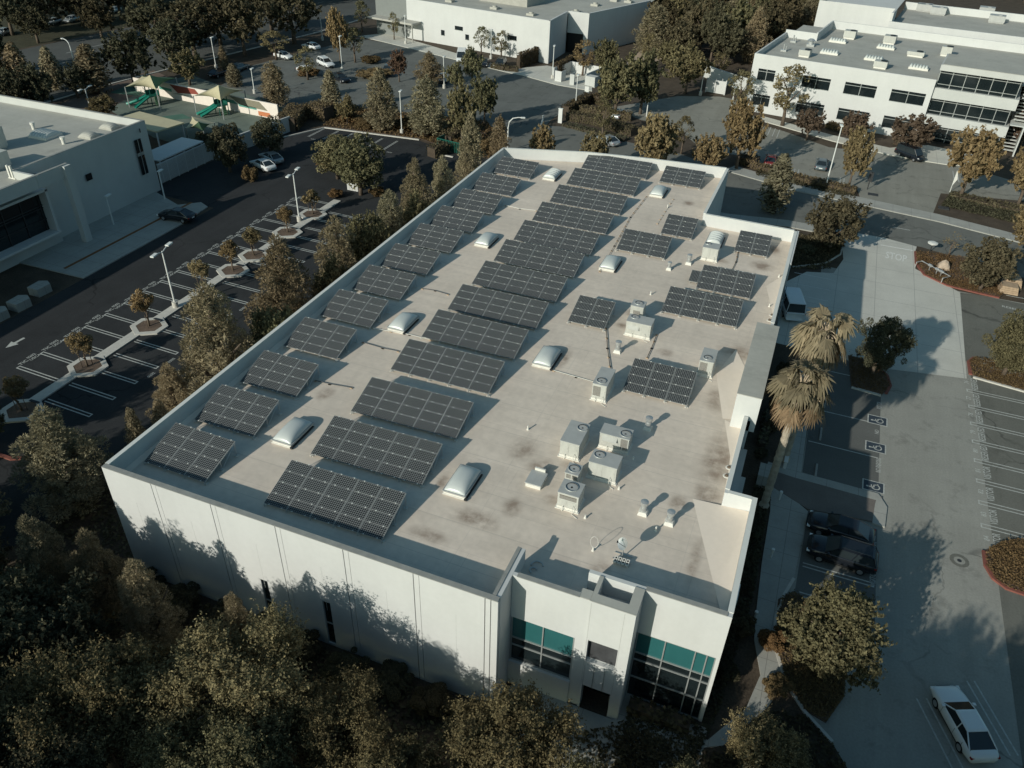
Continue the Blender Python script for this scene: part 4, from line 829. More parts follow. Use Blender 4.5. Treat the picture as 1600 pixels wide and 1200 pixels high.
# white fenced court and canopies behind it
a=thing('slatted_fence','white slatted fence enclosing the yard behind the left building','fence',(0,0,0)); b=MB()
F=[(-46.6,55.5),(-46.9,66.4)]
for k in range(55):
    y=55.5+k*.2; b.box(-46.95,y,.15,-46.9,y+.12,2.7)
b.obj('slat_panel',['white_wall'],a)
b=MB()
for y in np.arange(55.5,67,1.8): b.box(-47.05,y-.06,0,-46.95,y+.06,2.9)
b.box(-47.05,55.4,2.7,-46.9,66.5,2.85); b.obj('post',['white_wall'],a)
a=thing('yard_canopy','white flat canopy roof over the fenced yard','canopy',(-48.8,60.6,0)); b=MB(); b.box(-2.2,-4.5,3.0,1.7,4.6,3.15); b.obj('roof_panel',['white_wall'],a)
for x in (-2,1.5):
    for y in (-4.2,4.3): b=MB(); b.box(x-.07,y-.07,0,x+.07,y+.07,3.0); b.obj('post',['white_wall'],a)
p=G(238,192,3.2); a=thing('patio_canopy','long cream canopy above the playground end of the left building','canopy',(p.x,p.y,0),R(-8)); b=MB(); b.box(-6,-2.6,3.1,4,2.6,3.3); b.obj('roof_panel',['sail_tan'],a)
for x in (-5.7,3.7):
    for y in (-2.4,2.4): b=MB(); b.box(x-.08,y-.08,0,x+.08,y+.08,3.1); b.obj('post',['white_wall'],a)
kerb('yard_wall',[(-46.8,66.6),(-45.4,76),(-44.6,83)],'grey_wall',w=.25,z=2.4)
# ------------------------------------------------------------------ playground
sheet('playground_floor',px([(160,165),(250,128),(300,118),(455,172),(450,200),(330,240),(240,215)]),Z3,'play_floor')
sheet('playground_path',px([(195,200),(240,190),(300,185),(285,178),(215,188)]),Z4,'play_floor_green')
sheet('playground_path',px([(75,172),(180,125),(240,110),(262,120),(180,165),(130,180)]),Z4,'play_floor_red'); sheet('playground_path',px([(170,145),(235,122),(262,124),(215,150)]),.03,'play_floor_green')
a=thing('mural_wall','long white playground wall painted with red, teal and orange house shapes','wall',(0,0,0))
A,B=G(250,150),G(436,188); d=(B-A); Ln=d.length; ang=math.atan2(d.y,d.x); a.location=(A.x,A.y,0); a.rotation_euler=(0,0,ang)
b=MB(); b.box(0,0,0,Ln,.25,2.6); b.box(-6,0,0,0,.25,2.4); b.obj('wall',['mural_white'],a)
def mural(m,*q):
    b=MB(); b.add([(x*Ln,-.012,z) for x,z in q],[tuple(range(len(q)))]); b.obj('painted_shape',[m],a)
mural('mural_red',(.11,2.5),(.17,1.2),(.36,1.7),(.33,2.5)); mural('mural_olive',(.12,.9),(.30,1.1),(.17,1.15)); mural('mural_olive',(.62,2.5),(.70,1.3),(.92,1.2),(.86,2.5)); mural('mural_teal',(.56,1.9),(.56,1.4),(.68,1.3),(.65,1.9)); mural('mural_teal',(.68,1.5),(.69,1.05),(.83,1.0),(.83,1.4)); mural('mural_orange',(.84,.9),(.84,.15),(.95,.15),(.93,.9)); mural('mural_teal',(.01,1.8),(.01,1.3),(.12,1.2),(.12,1.7))
def sail(c,apex,corners,label,mats,low):
    c=G(*c); a=thing('shade_sail',label,'shade sail',(c.x,c.y,0)); ap=G(*apex,low+2.2); cs=[G(*q,low) for q in corners]
    for k in range(4):
        p,q=cs[k]-c,cs[(k+1)%4]-c; t=ap-c; vs=[];fs=[]; n=6
        for i in range(n+1):
            for j in range(n+1-i):
                u,v=i/n,j/n; w=1-u-v; pt=p*w+q*v+t*u; s=4*w*v*(1-u); e=((p+q)/2); pt=pt+Vector((-e.x*.16*s,-e.y*.16*s,-.25*u*(1-u)*4)); vs.append((pt.x,pt.y,pt.z))
        idx={};k2=0
        for i in range(n+1):
            for j in range(n+1-i): idx[i,j]=k2;k2+=1
        for i in range(n):
            for j in range(n-i):
                fs.append((idx[i,j],idx[i,j+1],idx[i+1,j]))
                if j<n-i-1: fs.append((idx[i,j+1],idx[i+1,j+1],idx[i+1,j]))
        b=MB(); b.add(vs,fs); o=b.obj('canopy_panel',[mats[k]],a,smooth=True)
        b=MB(); b.cyl(p.x,p.y,0,low+.05,.09,n=8); b.obj('post',['gal'],a)
sail((238,150),(234,117),[(195,136),(244,140),(275,122),(222,119)],'large tan and green pyramid shade sail over the left playground slides',['sail_tan','sail_green','sail_green','sail_tan'],3.4)
sail((345,165),(341,133),[(302,150),(345,157),(382,141),(340,134)],'smaller tan pyramid shade sail in front of the mural wall',['sail_tan','sail_tan','sail_tan','sail_tan'],3.2)
sail((318,200),(310,190),[(290,200),(318,205),(335,192),(300,182)],'low green shade roof at the near edge of the playground',['sail_green','sail_green','sail_tan','sail_tan'],1.8)
def play(u,v,label,slides,rz):
    p=G(u,v); a=thing('play_structure',label,'playground slide',(p.x,p.y,0),rz)
    b=MB()
    for x in (-.8,.8):
        for y in (-.8,.8): b.cyl(x,y,0,3.2,.07,n=6)
    b.obj('tower_post',['green_metal'],a); b=MB(); b.box(-.85,-.85,1.5,.85,.85,1.6); b.box(-.85,.8,1.6,.85,.85,2.4); b.box(-.85,-.8,1.6,-.8,.8,2.4); b.obj('deck',['green_metal'],a)
    for x,dx in slides:
        b=MB(); vs=[]; n=8
        for i in range(n+1):
            f=i/n; z=1.55*(1-f)**1.15+.25*f*(1-f)+.22*f; y=-.85-3.0*f; c=x+dx*f*f
            vs+=[(c-.42,y,z+.28),(c-.34,y,z),(c+.34,y,z),(c+.42,y,z+.28)]
        b.add(vs,[(4*i+k,4*i+k+1,4*i+k+5,4*i+k+4) for i in range(n) for k in range(3)]); b.obj('slide',['slide'],a,smooth=True)
    b=MB(); b.box(1.0,-.3,.0,1.1,.3,1.6); 
    for z in (.3,.6,.9,1.2): b.box(.9,-.3,z,1.5-z*.3,.3,z+.05)
    b.obj('ladder',['sail_green'],a)
play(242,163,'green climbing tower with two slides under the large sail',[(-.4,-1.8),(.5,.2)],R(-20)); play(348,178,'green climbing tower with a double slide near the mural wall',[(-.4,-1.0),(.45,-.4)],R(-25))
# ------------------------------------------------------------------ north building (top centre)
nb=thing('industrial_building','long white industrial building at the top with a grey corner and a dock recess','building',(0,0,0))
P=[(-68.6,153.4),(-59.8,152.3),(-22.1,145.4),(-21.0,155.2),(-17.2,163.0),(-9.0,180.5),(-9,240),(-70,240)]
hN=8.6
b=MB()
for p,q in ((P[0],P[1]),): b.seg(p,q,.4,0,hN)
b.obj('wall',['grey_panel'],nb); b=MB()
b.seg(P[1],P[2],.4,0,hN); b.seg(P[2],(-22.1,157),.4,0,hN); b.seg((-22.1,157.5),(-17.2,163-5.6),.4,4.2,hN); b.seg((-17.2,157.4),(-9.0,180.5),.4,0,hN); b.seg(P[0],(-70,240),-.4,0,hN)
b.seg((-18.2,157.3),(-17.2,157.4),.4,0,4.2)
b.obj('wall',['white_wall'],nb)
b=MB(); q=[P[0],P[1],P[2],(-22.1,157.5),(-17.2,157.4),(-9,180.5),(-9,240),(-70,240)]; b.add([(x,y,hN-.5) for x,y in q],[tuple(range(len(q)))]); b.obj('roof',['roof_grey'],nb)
b=MB(); b.box(-22,157.8,.02,-18.2,158.2,4.2); b.obj('dock_door',['black'],nb)
d=(Vector(P[2])-Vector(P[1])).normalized(); n=Vector((d.y,-d.x))
def nwin(u,v,w,h):
    p=PL(u,v,(P[1][0],P[1][1],0),(n.x,n.y,0)); T=Matrix.Translation(p)@Matrix.Rotation(math.atan2(d.y,d.x),4,'Z')
    b=MB(); b.box(-w/2,-.04,-h/2,w/2,.1,h/2,T=T); wd=b.obj('window',['glass_dark'],nb); b=MB(); b.box(-w/2-.06,-.07,-h/2-.08,w/2+.06,-.045,-h/2,T=T); b.obj('sill',['mullion'],wd)
for u,v,w,h in ((692,51,1.0,1.1),(717,44,2.2,.8),(730,58,1.0,1.1),(800,59,2.4,.9),(838,77,1.1,1.2)): nwin(u,v,w,h)
for u,v in ((620,52),(608,43)): nwin(u,v,1.8,1.6)
T=Matrix.Translation(PL(626,30,(P[1][0],P[1][1],0),(n.x,n.y,0)))@Matrix.Rotation(math.atan2(d.y,d.x),4,'Z'); b=MB(); b.box(-7,-3.2,-.2,6,0,.2,T=T); b.box(5.6,-3.1,-4,5.8,-2.9,-.2,T=T); b.obj('entrance_canopy',['roof_grey'],nb)
p=G(790,0,hN); a=thing('roof_screen','grey mechanical screen box on the long white industrial building','roof box',(p.x,p.y,hN-.5),R(-10)); b=MB(); b.box(-6,-2,0,7,9,2.6); b.obj('panel',['roof_grey'],a); b=MB(); b.box(-6,-2.1,2.6,7.1,9,2.7); b.obj('rim',['cap'],a)
for i,(u,v) in enumerate(((703,3),(773,14),(830,24),(900,20),(930,9),(960,2),(982,4))):
    p=G(u,v,hN-.5); small('roof_fan',f'low roof fan on the white industrial building, {ORD[i]} counted from the left',"roof fan",p.x,p.y,hN-.5,lambda b:(b.box(-.9,-.7,0,.9,.7,.45),b.cyl(0,0,.45,.75,.5,n=10)),['roof_grey'],'low fans on the industrial building',R(-10))
# hedges, bins of the dock
for (q,h,l) in ((((886,168),(905,172),(912,150),(893,148)),2.4,'dummy'),): pass
a=thing('bin_enclosure','white bin enclosure with open gates below the industrial building','enclosure',(*G(888,128)[:2],0),R(-12))
b=MB(); b.box(-3.6,-.1,0,-3.4,7,2.2); b.box(-3.4,6.8,0,4,7,2.2); b.box(3.8,0,0,4,6.8,2.2); b.obj('wall',['white_wall'],a)
b=MB(); b.box(-2.4,-1.4,.1,-.9,-1.3,2.1); b.box(-1.0,-1.3,.1,-.9,.4,2.1); b.obj('gate',['white_wall'],a); b=MB(); b.box(1.3,-1.8,.1,1.4,.2,2.1); b.box(1.4,-1.8,.1,2.3,-1.7,2.1); b.obj('gate',['grey_wall'],a)
p=G(924,134); small('transformer_box','grey utility box right of the white bin enclosure','utility box',p.x,p.y,0,lambda b:(b.box(-1.1,-.8,.1,1.1,.8,1.9),b.box(-1.2,-.9,0,1.2,.9,.1),b.box(-.02,-.82,.2,.02,-.8,1.8)),['grey_wall'],None,R(-12))
# ------------------------------------------------------------------ east building (top right)
O=Vector((21.9,130.5,0)); UA=math.atan2(126.2-130.5,51.8-21.9); eu=Vector((math.cos(UA),math.sin(UA),0)); ev=Vector((-math.sin(UA),math.cos(UA),0)); hE=10.0
eb=thing('office_block','two-storey white office block at top right with banded glazing on its corner','building',O,UA)
def ez(u,v): p=PL(u,v,O,-ev)-O; return p.dot(eu),p.z
wins=[]
for tl,br in (((1184,115),(1207,135)),((1253,127),(1292,151)),((1319,137),(1363,163)),((1391,149),(1438,176)),((1176,156),(1216,178)),((1247,170),(1282,190)),((1309,179),(1350,203)),((1378,190),(1420,212))):
    u0,z0=ez(*tl); u1,z1=ez(*br); wins.append([u0,u1,z1,z0])
for k in range(4):
    wins[4+k][0],wins[4+k][1]=wins[k][0],wins[k][1]; wins[k][2],wins[k][3]=5.6,7.6; wins[4+k][2],wins[4+k][3]=1.2,3.2
b=MB(); last=0.; UX=30.2
for k in range(4):
    u0,u1=wins[k][0],wins[k][1]; u0=max(u0,last+.3); wins[k][0]=wins[4+k][0]=u0
    b.box(last,0,0,u0,.3,hE); b.box(u0,0,0,u1,.3,1.2); b.box(u0,0,3.2,u1,.3,5.6); b.box(u0,0,7.6,u1,.3,hE); last=u1
b.box(last,0,0,UX,.3,hE)
b.box(0,.3,0,.3,22,hE); b.box(0,22,0,6.2,22.3,hE+.5); b.box(5.9,22.3,0,6.2,37,hE+.6); b.box(6.2,36.7,0,47,37,hE+.6); b.box(46.7,14,0,47,36.7,hE+.6)
b.obj('wall',['white_wall'],eb)
for u0,u1,z0,z1 in wins:
    b=MB(); b.box(u0,.14,z0,u1,.2,z1); w=b.obj('window',['glass_dark'],eb); b=MB(); m_=(u0+u1)/2; b.box(m_-.05,.06,z0,m_+.05,.14,z1); b.box(u0,.07,z1-.5,u1,.14,z1-.42); b.box(u0,.05,z0,u1,.14,z0+.07); b.obj('frame',['mullion'],w)
b=MB(); b.box(.3,.3,hE-1.0,UX,36.7,hE-.9); b.box(UX,9,hE-1.0,46.7,36.7,hE-.9); b.obj('roof',['roof_grey'],eb)
# glazed wing with projecting floor bands
b=MB()
for z0,z1,o_ in ((2.7,4.4,-.5),(7.0,8.7,-.5)): b.box(UX,o_+1.0,z0,UX+12.6,10,z1)
b.box(UX-.05,.6,11.4,UX+12.8,10,12.3); b.box(UX,8,0,UX+12.5,9,11.4)
b.obj('wall',['grey_wall'],eb)
b=MB(); b.box(UX+.2,.7,12.3,UX+12.6,9.9,12.36); b.obj('roof',['roof_grey'],eb)
for z0,z1 in ((.1,2.7),(4.4,7.0),(8.7,11.4)):
    b=MB(); b.box(UX+.1,1.2,z0,UX+12,1.4,z1); w=b.obj('window',['glass_dark'],eb); b=MB()
    for k in range(7): x=UX+.1+k*1.97; b.box(x,1.06,z0,x+.1,1.2,z1)
    b.box(UX+.1,1.08,z1-.45,UX+12,1.2,z1-.37); b.box(UX+.1,1.08,z0+.5,UX+12,1.2,z0+.58); b.obj('frame',['mullion'],w)
b=MB()
for z in (0.,4.9,8.3):
    for k in range(8): b.box(UX+12.9,2+k*.8,z+.4+k*.35,UX+14.6,2.6+k*.8,z+.5+k*.35)
b.box(UX+14.6,.5,0,UX+14.8,10,10.8); b.box(UX+12.6,.6,4.7,UX+14.8,10,4.85); b.obj('outside_stair',['grey_wall'],eb)
k=0
for (u,v,l,sx,sy,h) in ((1327,60,'tall roof unit on the white office block, left of two alike',1.8,1.6,2.0),(1389,68,'tall roof unit on the white office block, right of two alike',1.8,1.6,2.0),(1477,87,'dark topped roof unit near the glazed wing',1.5,1.3,2.2),(1430,88,'wide low roof unit with duct on the office block',2.4,1.4,1.2),(1375,106,'roof unit behind the front parapet of the office block',1.8,1.6,1.6),(1257,88,'roof unit at the front left of the office block roof',1.6,1.6,1.6)):
    p=G(u,v,hE-.9); a=thing('roof_unit',l,'air conditioner',(p.x,p.y,hE-.9),UA,'air conditioners on the office block'); b=MB(); sx*=.62; sy*=.62; h*=.75; b.box(-sx,-sy,.3,sx,sy,h); b.obj('cabinet',['hvac'],a,bevel=.03); b=MB(); b.box(-sx*.9,-sy*.9,0,sx*.9,sy*.9,.3); b.obj('base_curb',['flashing'],a); b=MB(); b.cyl(sx*.4,0,h,h+.1,.6,n=14); b.obj('fan',['black'],a)
for i,(u,v) in enumerate(((1309,66),(1384,76),(1296,84),(1365,94),(1435,108))):
    p=G(u,v,hE-.9); a=thing('skylight',f'ribbed skylight on the office block roof, {["back left","back right","front left","front middle","front right"][i]} one','skylight',(p.x,p.y,hE-.9),UA,'roof skylights'); b=MB(); b.box(-1.6,-.8,0,1.6,.8,.35); b.obj('curb',['flashing'],a); b=MB()
    for k in range(6): b.dome(-1.5+k*.5,-.75,-1.5+(k+1)*.5-.03,.75,.35,.45,n=6)
    b.obj('dome',['dome'],a,smooth=True)
p=G(1266,72,hE-.9); small('roof_vent','shiny conical roof fan at the left of the office block roof','roof fan',p.x,p.y,hE-.9,lambda b:(b.box(-.7,-.7,0,.7,.7,.4),b.cyl(0,0,.4,1.0,.5,n=14),b.cyl(0,0,1.0,1.3,.8,.4,n=14)),['gal'])
for i,(u,v) in enumerate(((1239,66),(1224,80))): p=G(u,v,hE-.9); small('roof_pipe',['cluster of pipes at the rear left corner of the office block','single pipe stand at the left of the office block roof'][i],'pipe',p.x,p.y,hE-.9,lambda b:(b.cyl(0,0,0,1.3,.12,n=8),b.box(-.5,-.4,0,.5,.4,.3),b.cyl(.4,.2,0,.9,.1,n=8)),['gal'])
# the building behind it
bb=thing('rear_building','big white building behind the office block, cut by the top right corner','building',(29,181,0),R(-7)); b=MB(); b.box(0,0,0,16,.4,12); b.box(0,.4,0,.4,40,12); b.box(16,-6,0,64,-5.6,10.4); b.box(16,-5.6,0,16.4,.4,12); b.obj('wall',['white_wall'],bb); b=MB(); b.box(16.4,-5.6,9.4,64,18,9.5); b.obj('roof',['roof_grey'],bb); b=MB(); b.box(16.4,18,9,64,18.5,11); b.box(.4,.4,11.2,16,40,11.3); b.obj('wall',['white_wall'],bb)
for i,(u,v) in enumerate(((1443,17),(1465,22),(1540,22),(1556,35))): p=G(u,v,9.5); small('roof_unit',f'roof unit on the rear building, {ORD[i]} counted from the left','air conditioner',p.x,p.y,9.5,lambda b:(b.box(-1.6,-1.3,.2,1.6,1.3,1.5),b.box(-1.5,-1.2,0,1.5,1.2,.2),b.cyl(.5,0,1.5,1.6,.5,n=10)),['hvac_top'],'roof units on the rear building',R(-7))
# gate court beside the office block
kerb('court_wall',px([(1100,120),(1128,130),(1165,142)]),'grey_wall',w=.3,z=2.4); p=G(1117,146); small('metal_door','white double gate at the end of the aisle beside the office block','gate',p.x,p.y,0,lambda b:(b.box(-1.8,-.1,.1,-.05,.1,2.5),b.box(.05,-.1,.1,1.8,.1,2.5),b.box(-2,-.15,0,-1.8,.15,2.7),b.box(1.8,-.15,0,2,.15,2.7)),['white_wall'],None,R(-8))
# ------------------------------------------------------------------ vehicles
def loft(b,st,m=0):
    n=10; vs=[]
    S=[]
    for i in range(len(st)-1):
        p0,p1,p2,p3=st[max(i-1,0)],st[i],st[i+1],st[min(i+2,len(st)-1)]
        for q in range(3):
            t=q/3; S.append(tuple(.5*(2*b_+(c_-a_)*t+(2*a_-5*b_+4*c_-d_)*t*t+(3*b_-a_-3*c_+d_)*t**3) for a_,b_,c_,d_ in zip(p0,p1,p2,p3)))
    st=S+[st[-1]]
    for (x,hw,zb,zt,r) in st:
        prof=[(hw*.86,zb),(hw,zb+.16),(hw,zb+(zt-zb)*.62),(hw*.96,zt-.05),(hw*.80,zt)]
        ring=prof+[(-a,c) for a,c in prof[::-1]]; vs+=[(x,a,c) for a,c in ring]
    fs=[(i*n+k,(i+1)*n+k,(i+1)*n+(k+1)%n,i*n+(k+1)%n) for i in range(len(st)-1) for k in range(n)]
    fs+=[tuple(range(n)),tuple((len(st)-1)*n+k for k in range(n-1,-1,-1))]
    b.add(vs,fs,m)
def car_meshes(kind):
    D={}
    if kind=='sedan': Ln,hw=4.75,.91; st=[(-2.37,.66,.42,.66,0),(-2.25,.82,.30,.86,0),(-1.7,.90,.24,.97,0),(-.6,.91,.22,.97,0),(.9,.91,.22,.94,0),(1.7,.89,.24,.84,0),(2.2,.80,.28,.70,0),(2.37,.62,.40,.58,0)]; base=(-1.95,1.05,.80,.93); top=(-1.05,.25,.60,1.42)
    elif kind=='suv': Ln,hw=4.75,.95; st=[(-2.35,.78,.45,.9,0),(-2.25,.90,.34,1.08,0),(-1.0,.95,.28,1.10,0),(.9,.95,.28,1.06,0),(1.8,.92,.30,.98,0),(2.25,.84,.34,.84,0),(2.38,.7,.46,.7,0)]; base=(-2.22,1.15,.86,1.08); top=(-1.95,.35,.68,1.70)
    else: Ln,hw=5.6,1.0; st=[(-2.8,.85,.4,1.1,0),(-2.7,.97,.34,1.2,0),(0,1.0,.3,1.2,0),(1.7,1.0,.3,1.15,0),(2.5,.92,.34,.95,0),(2.8,.8,.42,.75,0)]; base=(-2.68,2.0,.95,1.18); top=(-2.6,1.1,.84,2.25)
    b=MB(); loft(b,st); D['body']=(b,'P')
    x0,x1,w0,z0=base; u0,u1,w1,z1=top; z1-=.06
    def quad(name,q,mk_='car_glass'): b=MB(); b.add(q,[(0,1,2,3)]); D[name]=(b,mk_)
    quad('windshield',[(x1,-w0,z0),(x1,w0,z0),(u1,w1,z1),(u1,-w1,z1)]); quad('rear_window',[(x0,w0,z0),(x0,-w0,z0),(u0,-w1,z1),(u0,w1,z1)])
    quad('side_window',[(x0,-w0,z0),(x1,-w0,z0),(u1,-w1,z1),(u0,-w1,z1)]); quad('side_window2',[(x1,w0,z0),(x0,w0,z0),(u0,w1,z1),(u1,w1,z1)])
    b=MB(); e=.03; c=[(u0-e,-w1-e),(u1+e,-w1-e),(u1+e,w1+e),(u0-e,w1+e)]; c2=[(u0+.12,-w1+.1),(u1-.12,-w1+.1),(u1-.12,w1-.1),(u0+.12,w1-.1)]
    b.add([(x,y,z1-.02) for x,y in c]+[(x,y,z1+.02) for x,y in c]+[(x,y,z1+.07) for x,y in c2],[(0,1,5,4),(1,2,6,5),(2,3,7,6),(3,0,4,7),(4,5,9,8),(5,6,10,9),(6,7,11,10),(7,4,8,11),(8,9,10,11)])
    for (xa,ya,xb,yb) in ((x1,w0,u1,w1),(x0,w0,u0,w1),((x0+x1)/2-.1,w0,(u0+u1)/2-.1,w1)):
        for s in (-1,1): b.tube([(xa,s*ya,z0-.02),(xb,s*yb,z1)],.04,0,5)
    if kind=='suv':
        for s in (-1,1): b.tube([(u0+.2,s*(w1-.08),z1+.12),(u1-.2,s*(w1-.08),z1+.12)],.02,0,5)
    D['roof']=(b,'P')
    for s in (-1,1):
        b=MB(); b.box(x1-.32,s*(hw+.02)-.09,z0+.0,x1-.16,s*(hw+.02)+.09,z0+.13); D['mirror%d'%s]=(b,'P')
    b=MB()
    for s in (-1,1):
        for xx in (x1-.25,(x0+x1)/2-.1,x0+.55): b.box(xx-.008,s*hw-.006,.38,xx+.008,s*hw+.006,z0-.04)
        b.box(-1.3,s*hw-.004,.30,1.3,s*hw+.008,.36)
    D['door_seam']=(b,'black')
    b=MB(); b.box(Ln/2-.02,-.42,.42,Ln/2+.012,.42,.60); D['grille']=(b,'black')
    b=MB(); b.box(-Ln/2-.012,-.26,.55,-Ln/2+.02,.26,.68); D['number_plate']=(b,'lamp_clear')
    ax=Ln*.29
    for i,(x,s) in enumerate(((ax,-1),(ax,1),(-ax,-1),(-ax,1))):
        b=MB(); y=s*(hw-.10); b.tube([(x,y-.11,.33),(x,y-.085,.33),(x,y+.085,.33),(x,y+.11,.33)],[.29,.33,.33,.29],0,18); r=MB(); yy=y+s*.112; r.tube([(x,yy-.01,.33),(x,yy+.004,.33)],.2,0,12); D['wheel%d'%i]=(b,'tyre',r)
    f=st[-2]
    for s in (-1,1):
        b=MB(); b.box(f[0]-.12,s*f[1]*.95-.14,f[3]-.17,f[0]+.10,s*f[1]*.95+.03*s+.06,f[3]-.05); D['headlight%d'%s]=(b,'lamp_clear')
        r=st[1]; b=MB(); b.box(r[0]-.08,s*r[1]*.9-.12,r[3]-.2,r[0]+.08,s*r[1]*.9+.1,r[3]-.08); D['tail_light%d'%s]=(b,'lamp_red')
    return {k:(v[0].mesh(k.rstrip('0123456789-'),['car_white' if v[1]=='P' else v[1]],smooth=(k[:4]=='body' or k[:4]=='whee')),v[1]=='P',(v[2].mesh('rim',['rim']) if len(v)>2 else None)) for k,v in D.items()}
CARS={k:car_meshes(k) for k in ('sedan','suv','van')}; CPAINT={}
def car(kind,paint,x,y,heading,label,z=.03,group='parked cars',s=1.):
    nm={'sedan':'parked_car','suv':'parked_suv','van':'parked_van'}[kind]; a=thing(nm,label,{'sedan':'car','suv':'SUV','van':'van'}[kind],(x,y,z),heading,group); a.scale=(s,s,s)
    for k,(me,isp,rim) in CARS[kind].items():
        nmp=k.rstrip('0123456789-')
        if isp:
            key=(kind,k,paint)
            if key not in CPAINT: m2=me.copy(); m2.materials.clear(); m2.materials.append(M_[paint]); CPAINT[key]=m2
            me=CPAINT[key]
        o=put(me,nmp,a)
        if rim: put(rim,'rim',o)
    return a
def carp(kind,paint,u,v,u2,v2,label,h=.6,**kw):
    "centre pixel and a second pixel the nose points to"
    p,q=G(u,v,h),G(u2,v2,h); return car(kind,paint,p.x,p.y,math.atan2(q.y-p.y,q.x-p.x),label,**kw)
car('sedan','car_black',44.4,22.9,R(176),'dark blue-black sedan beside the brick crossing, right of the building'); car('suv','car_black',44.6,20.25,R(177),'black SUV parked between the dark sedan and a round tree')
carp('sedan','car_white',1505,1128,1480,1083,'white sedan in the dark corner at bottom right')
carp('van','car_white',1236,472,1225,440,'white utility van in the shade beside the right parapet',h=1.0)
carp('sedan','car_silver',949,219,930,211,'silver sedan on the street beyond the far parapet')
carp('van','car_black',1423,240,1455,252,'dark minivan with pale roof before the office block',h=.8,s=.85)
carp('sedan','car_blue',1284,256,1288,240,'grey-blue sedan parked nose in between autumn trees')
carp('sedan','car_red',1205,250,1209,240,'dark red sedan half hidden by bushes near the street')
carp('sedan','car_black',276,336,256,333,'black sports sedan stopped on the sidewalk of the left building',z=.13,h=.7)
carp('sedan','car_silver',424,246,405,236,'silver sedan parked second beneath the round trees of the left car park'); carp('sedan','car_white',411,257,392,248,'white sedan parked first by the clipped shrub of the left car park')
carp('sedan','car_white',443,87,460,91,'white sedan in the north car park behind an island tree'); carp('sedan','car_white',486,72,470,68,'white sedan farthest up the north car park with a long shadow'); carp('suv','car_white',509,99,525,106,'white SUV in the middle of the north car park'); carp('sedan','car_white',479,110,497,115,'white sedan below the white SUV behind an orange shrub bed')
carp('sedan','car_blue',374,105,384,101,'grey sedan next to a slim tree at the playground edge'); carp('sedan','car_black',341,114,352,110,'dark sedan in the tree shade behind the mural wall'); carp('sedan','car_black',532,122,545,127,'black sedan in shade beside the long white kerb')
carp('van','car_white',721,88,719,98,'white van in front of the industrial building',h=1.0); carp('sedan','car_black',757,98,752,107,'black sedan next to the white van'); carp('suv','car_black',782,100,770,112,'black SUV at the end stall by the industrial building'); carp('sedan','car_blue',606,108,600,118,'grey-green sedan half hidden by a russet tree'); carp('sedan','car_silver',692,122,690,132,'silver sedan hidden behind tall trees of the north car park'); carp('sedan','car_silver',968,178,980,170,'silver sedan under the dense trees of the east aisle')
FC=[((1150,10,1160,4),'white'),((1195,14,1205,8),'white'),((1212,6,1222,0),'silver'),((1180,22,1190,17),'white'),((1170,3,1180,-2),'silver'),((1053,4,1060,0),'white'),((1038,8,1046,4),'silver'),((1252,18,1260,13),'white'),((1222,2,1230,-3),'white'),((1057,12,1064,8),'silver')]
for i,((u,v,u2,v2),c) in enumerate(FC): carp('sedan','car_'+c,u,v,u2,v2,f'{c} car in the far car park beyond the trees, {ORD[i]} built row place')if 0 else carp('sedan','car_'+c,u,v,u2,v2,['white car in the far lot, nearest the tall pole','white car in the far lot with brightest roof','silver car in the far lot at the topmost gap','white car in the far lot, lowest in the gap','silver car in the far lot touching the top edge by the pole','white car in a tree gap right of the industrial building','silver car in a tree gap right of the industrial building','white car glimpsed near the rear building corner','white car at the top edge, right end of the gap','silver car lowest in the tree gap by the industrial building'][i],group='cars in the far car park')
for i,(u,v,u2,v2) in enumerate(((83,34,70,38),(5,50,-8,54),(178,16,165,20),(112,30,99,34))): carp('sedan','car_silver',u,v,u2,v2,['silver car under dark trees across the boulevard, second from left','silver car cut by the left edge across the boulevard','silver car across the boulevard, farthest right','silver car across the boulevard, third from left'][i],group='cars across the boulevard')
# ------------------------------------------------------------------ lamps
def lamp(u,v,vt,label,kind='single',group='parking lot lamps',base=True,rz=None,name='street_lamp'):
    p=G(u,v); h=V(vt,p); a=thing(name,label,'lamp',(p.x,p.y,0),rz if rz is not None else R(100),group)
    if base: b=MB(); b.cyl(0,0,0,.75,.30,n=14); b.obj('concrete_base',['kerb'],a)
    b=MB()
    if kind=='curved': b.tube([(0,0,0),(0,0,h*.7),(.15,0,h*.86),(.7,0,h*.97),(1.5,0,h),(2.0,0,h)],[.13,.10,.09,.08,.07,.06],0,8)
    else: b.tube([(0,0,0),(0,0,h-.1)],[.10,.07],0,8)
    b.obj('pole',['pole'],a)
    def head(x0,x1,z): 
        b=MB(); b.box(x0,-.2,z-.08,x1,.2,z+.08); o=b.obj('lamp_head',['pole'],a,bevel=.03)
    if kind=='curved': head(1.9,2.6,h)
    elif kind=='twin':
        b=MB(); b.tube([(-1.0,0,h+.05),(-.4,0,h-.1),(0,0,h-.25),(.4,0,h-.1),(1.0,0,h+.05)],.05,0,6); b.obj('arm',['pole'],a); head(-1.75,-.9,h+.06); head(.9,1.75,h+.06)
    elif kind=='quad':
        head(.1,.85,h); head(-.85,-.1,h)
    else: head(-.1,.85,h)
    return a
lamp(275,481,391,'nearer twin-headed lamp on the left car park median','twin'); lamp(468,346,270,'farther twin-headed lamp on the left car park median','twin')
lamp(178,352,307,'thin pole lamp in front of the shaded left building wall',base=False); lamp(258,312,268,'slim lamp at the corner of the left building',base=False); lamp(141,169,138,'lamp at the left end of the playground','twin',base=False); lamp(398,146,108,'lamp beside the mural wall, north car park')
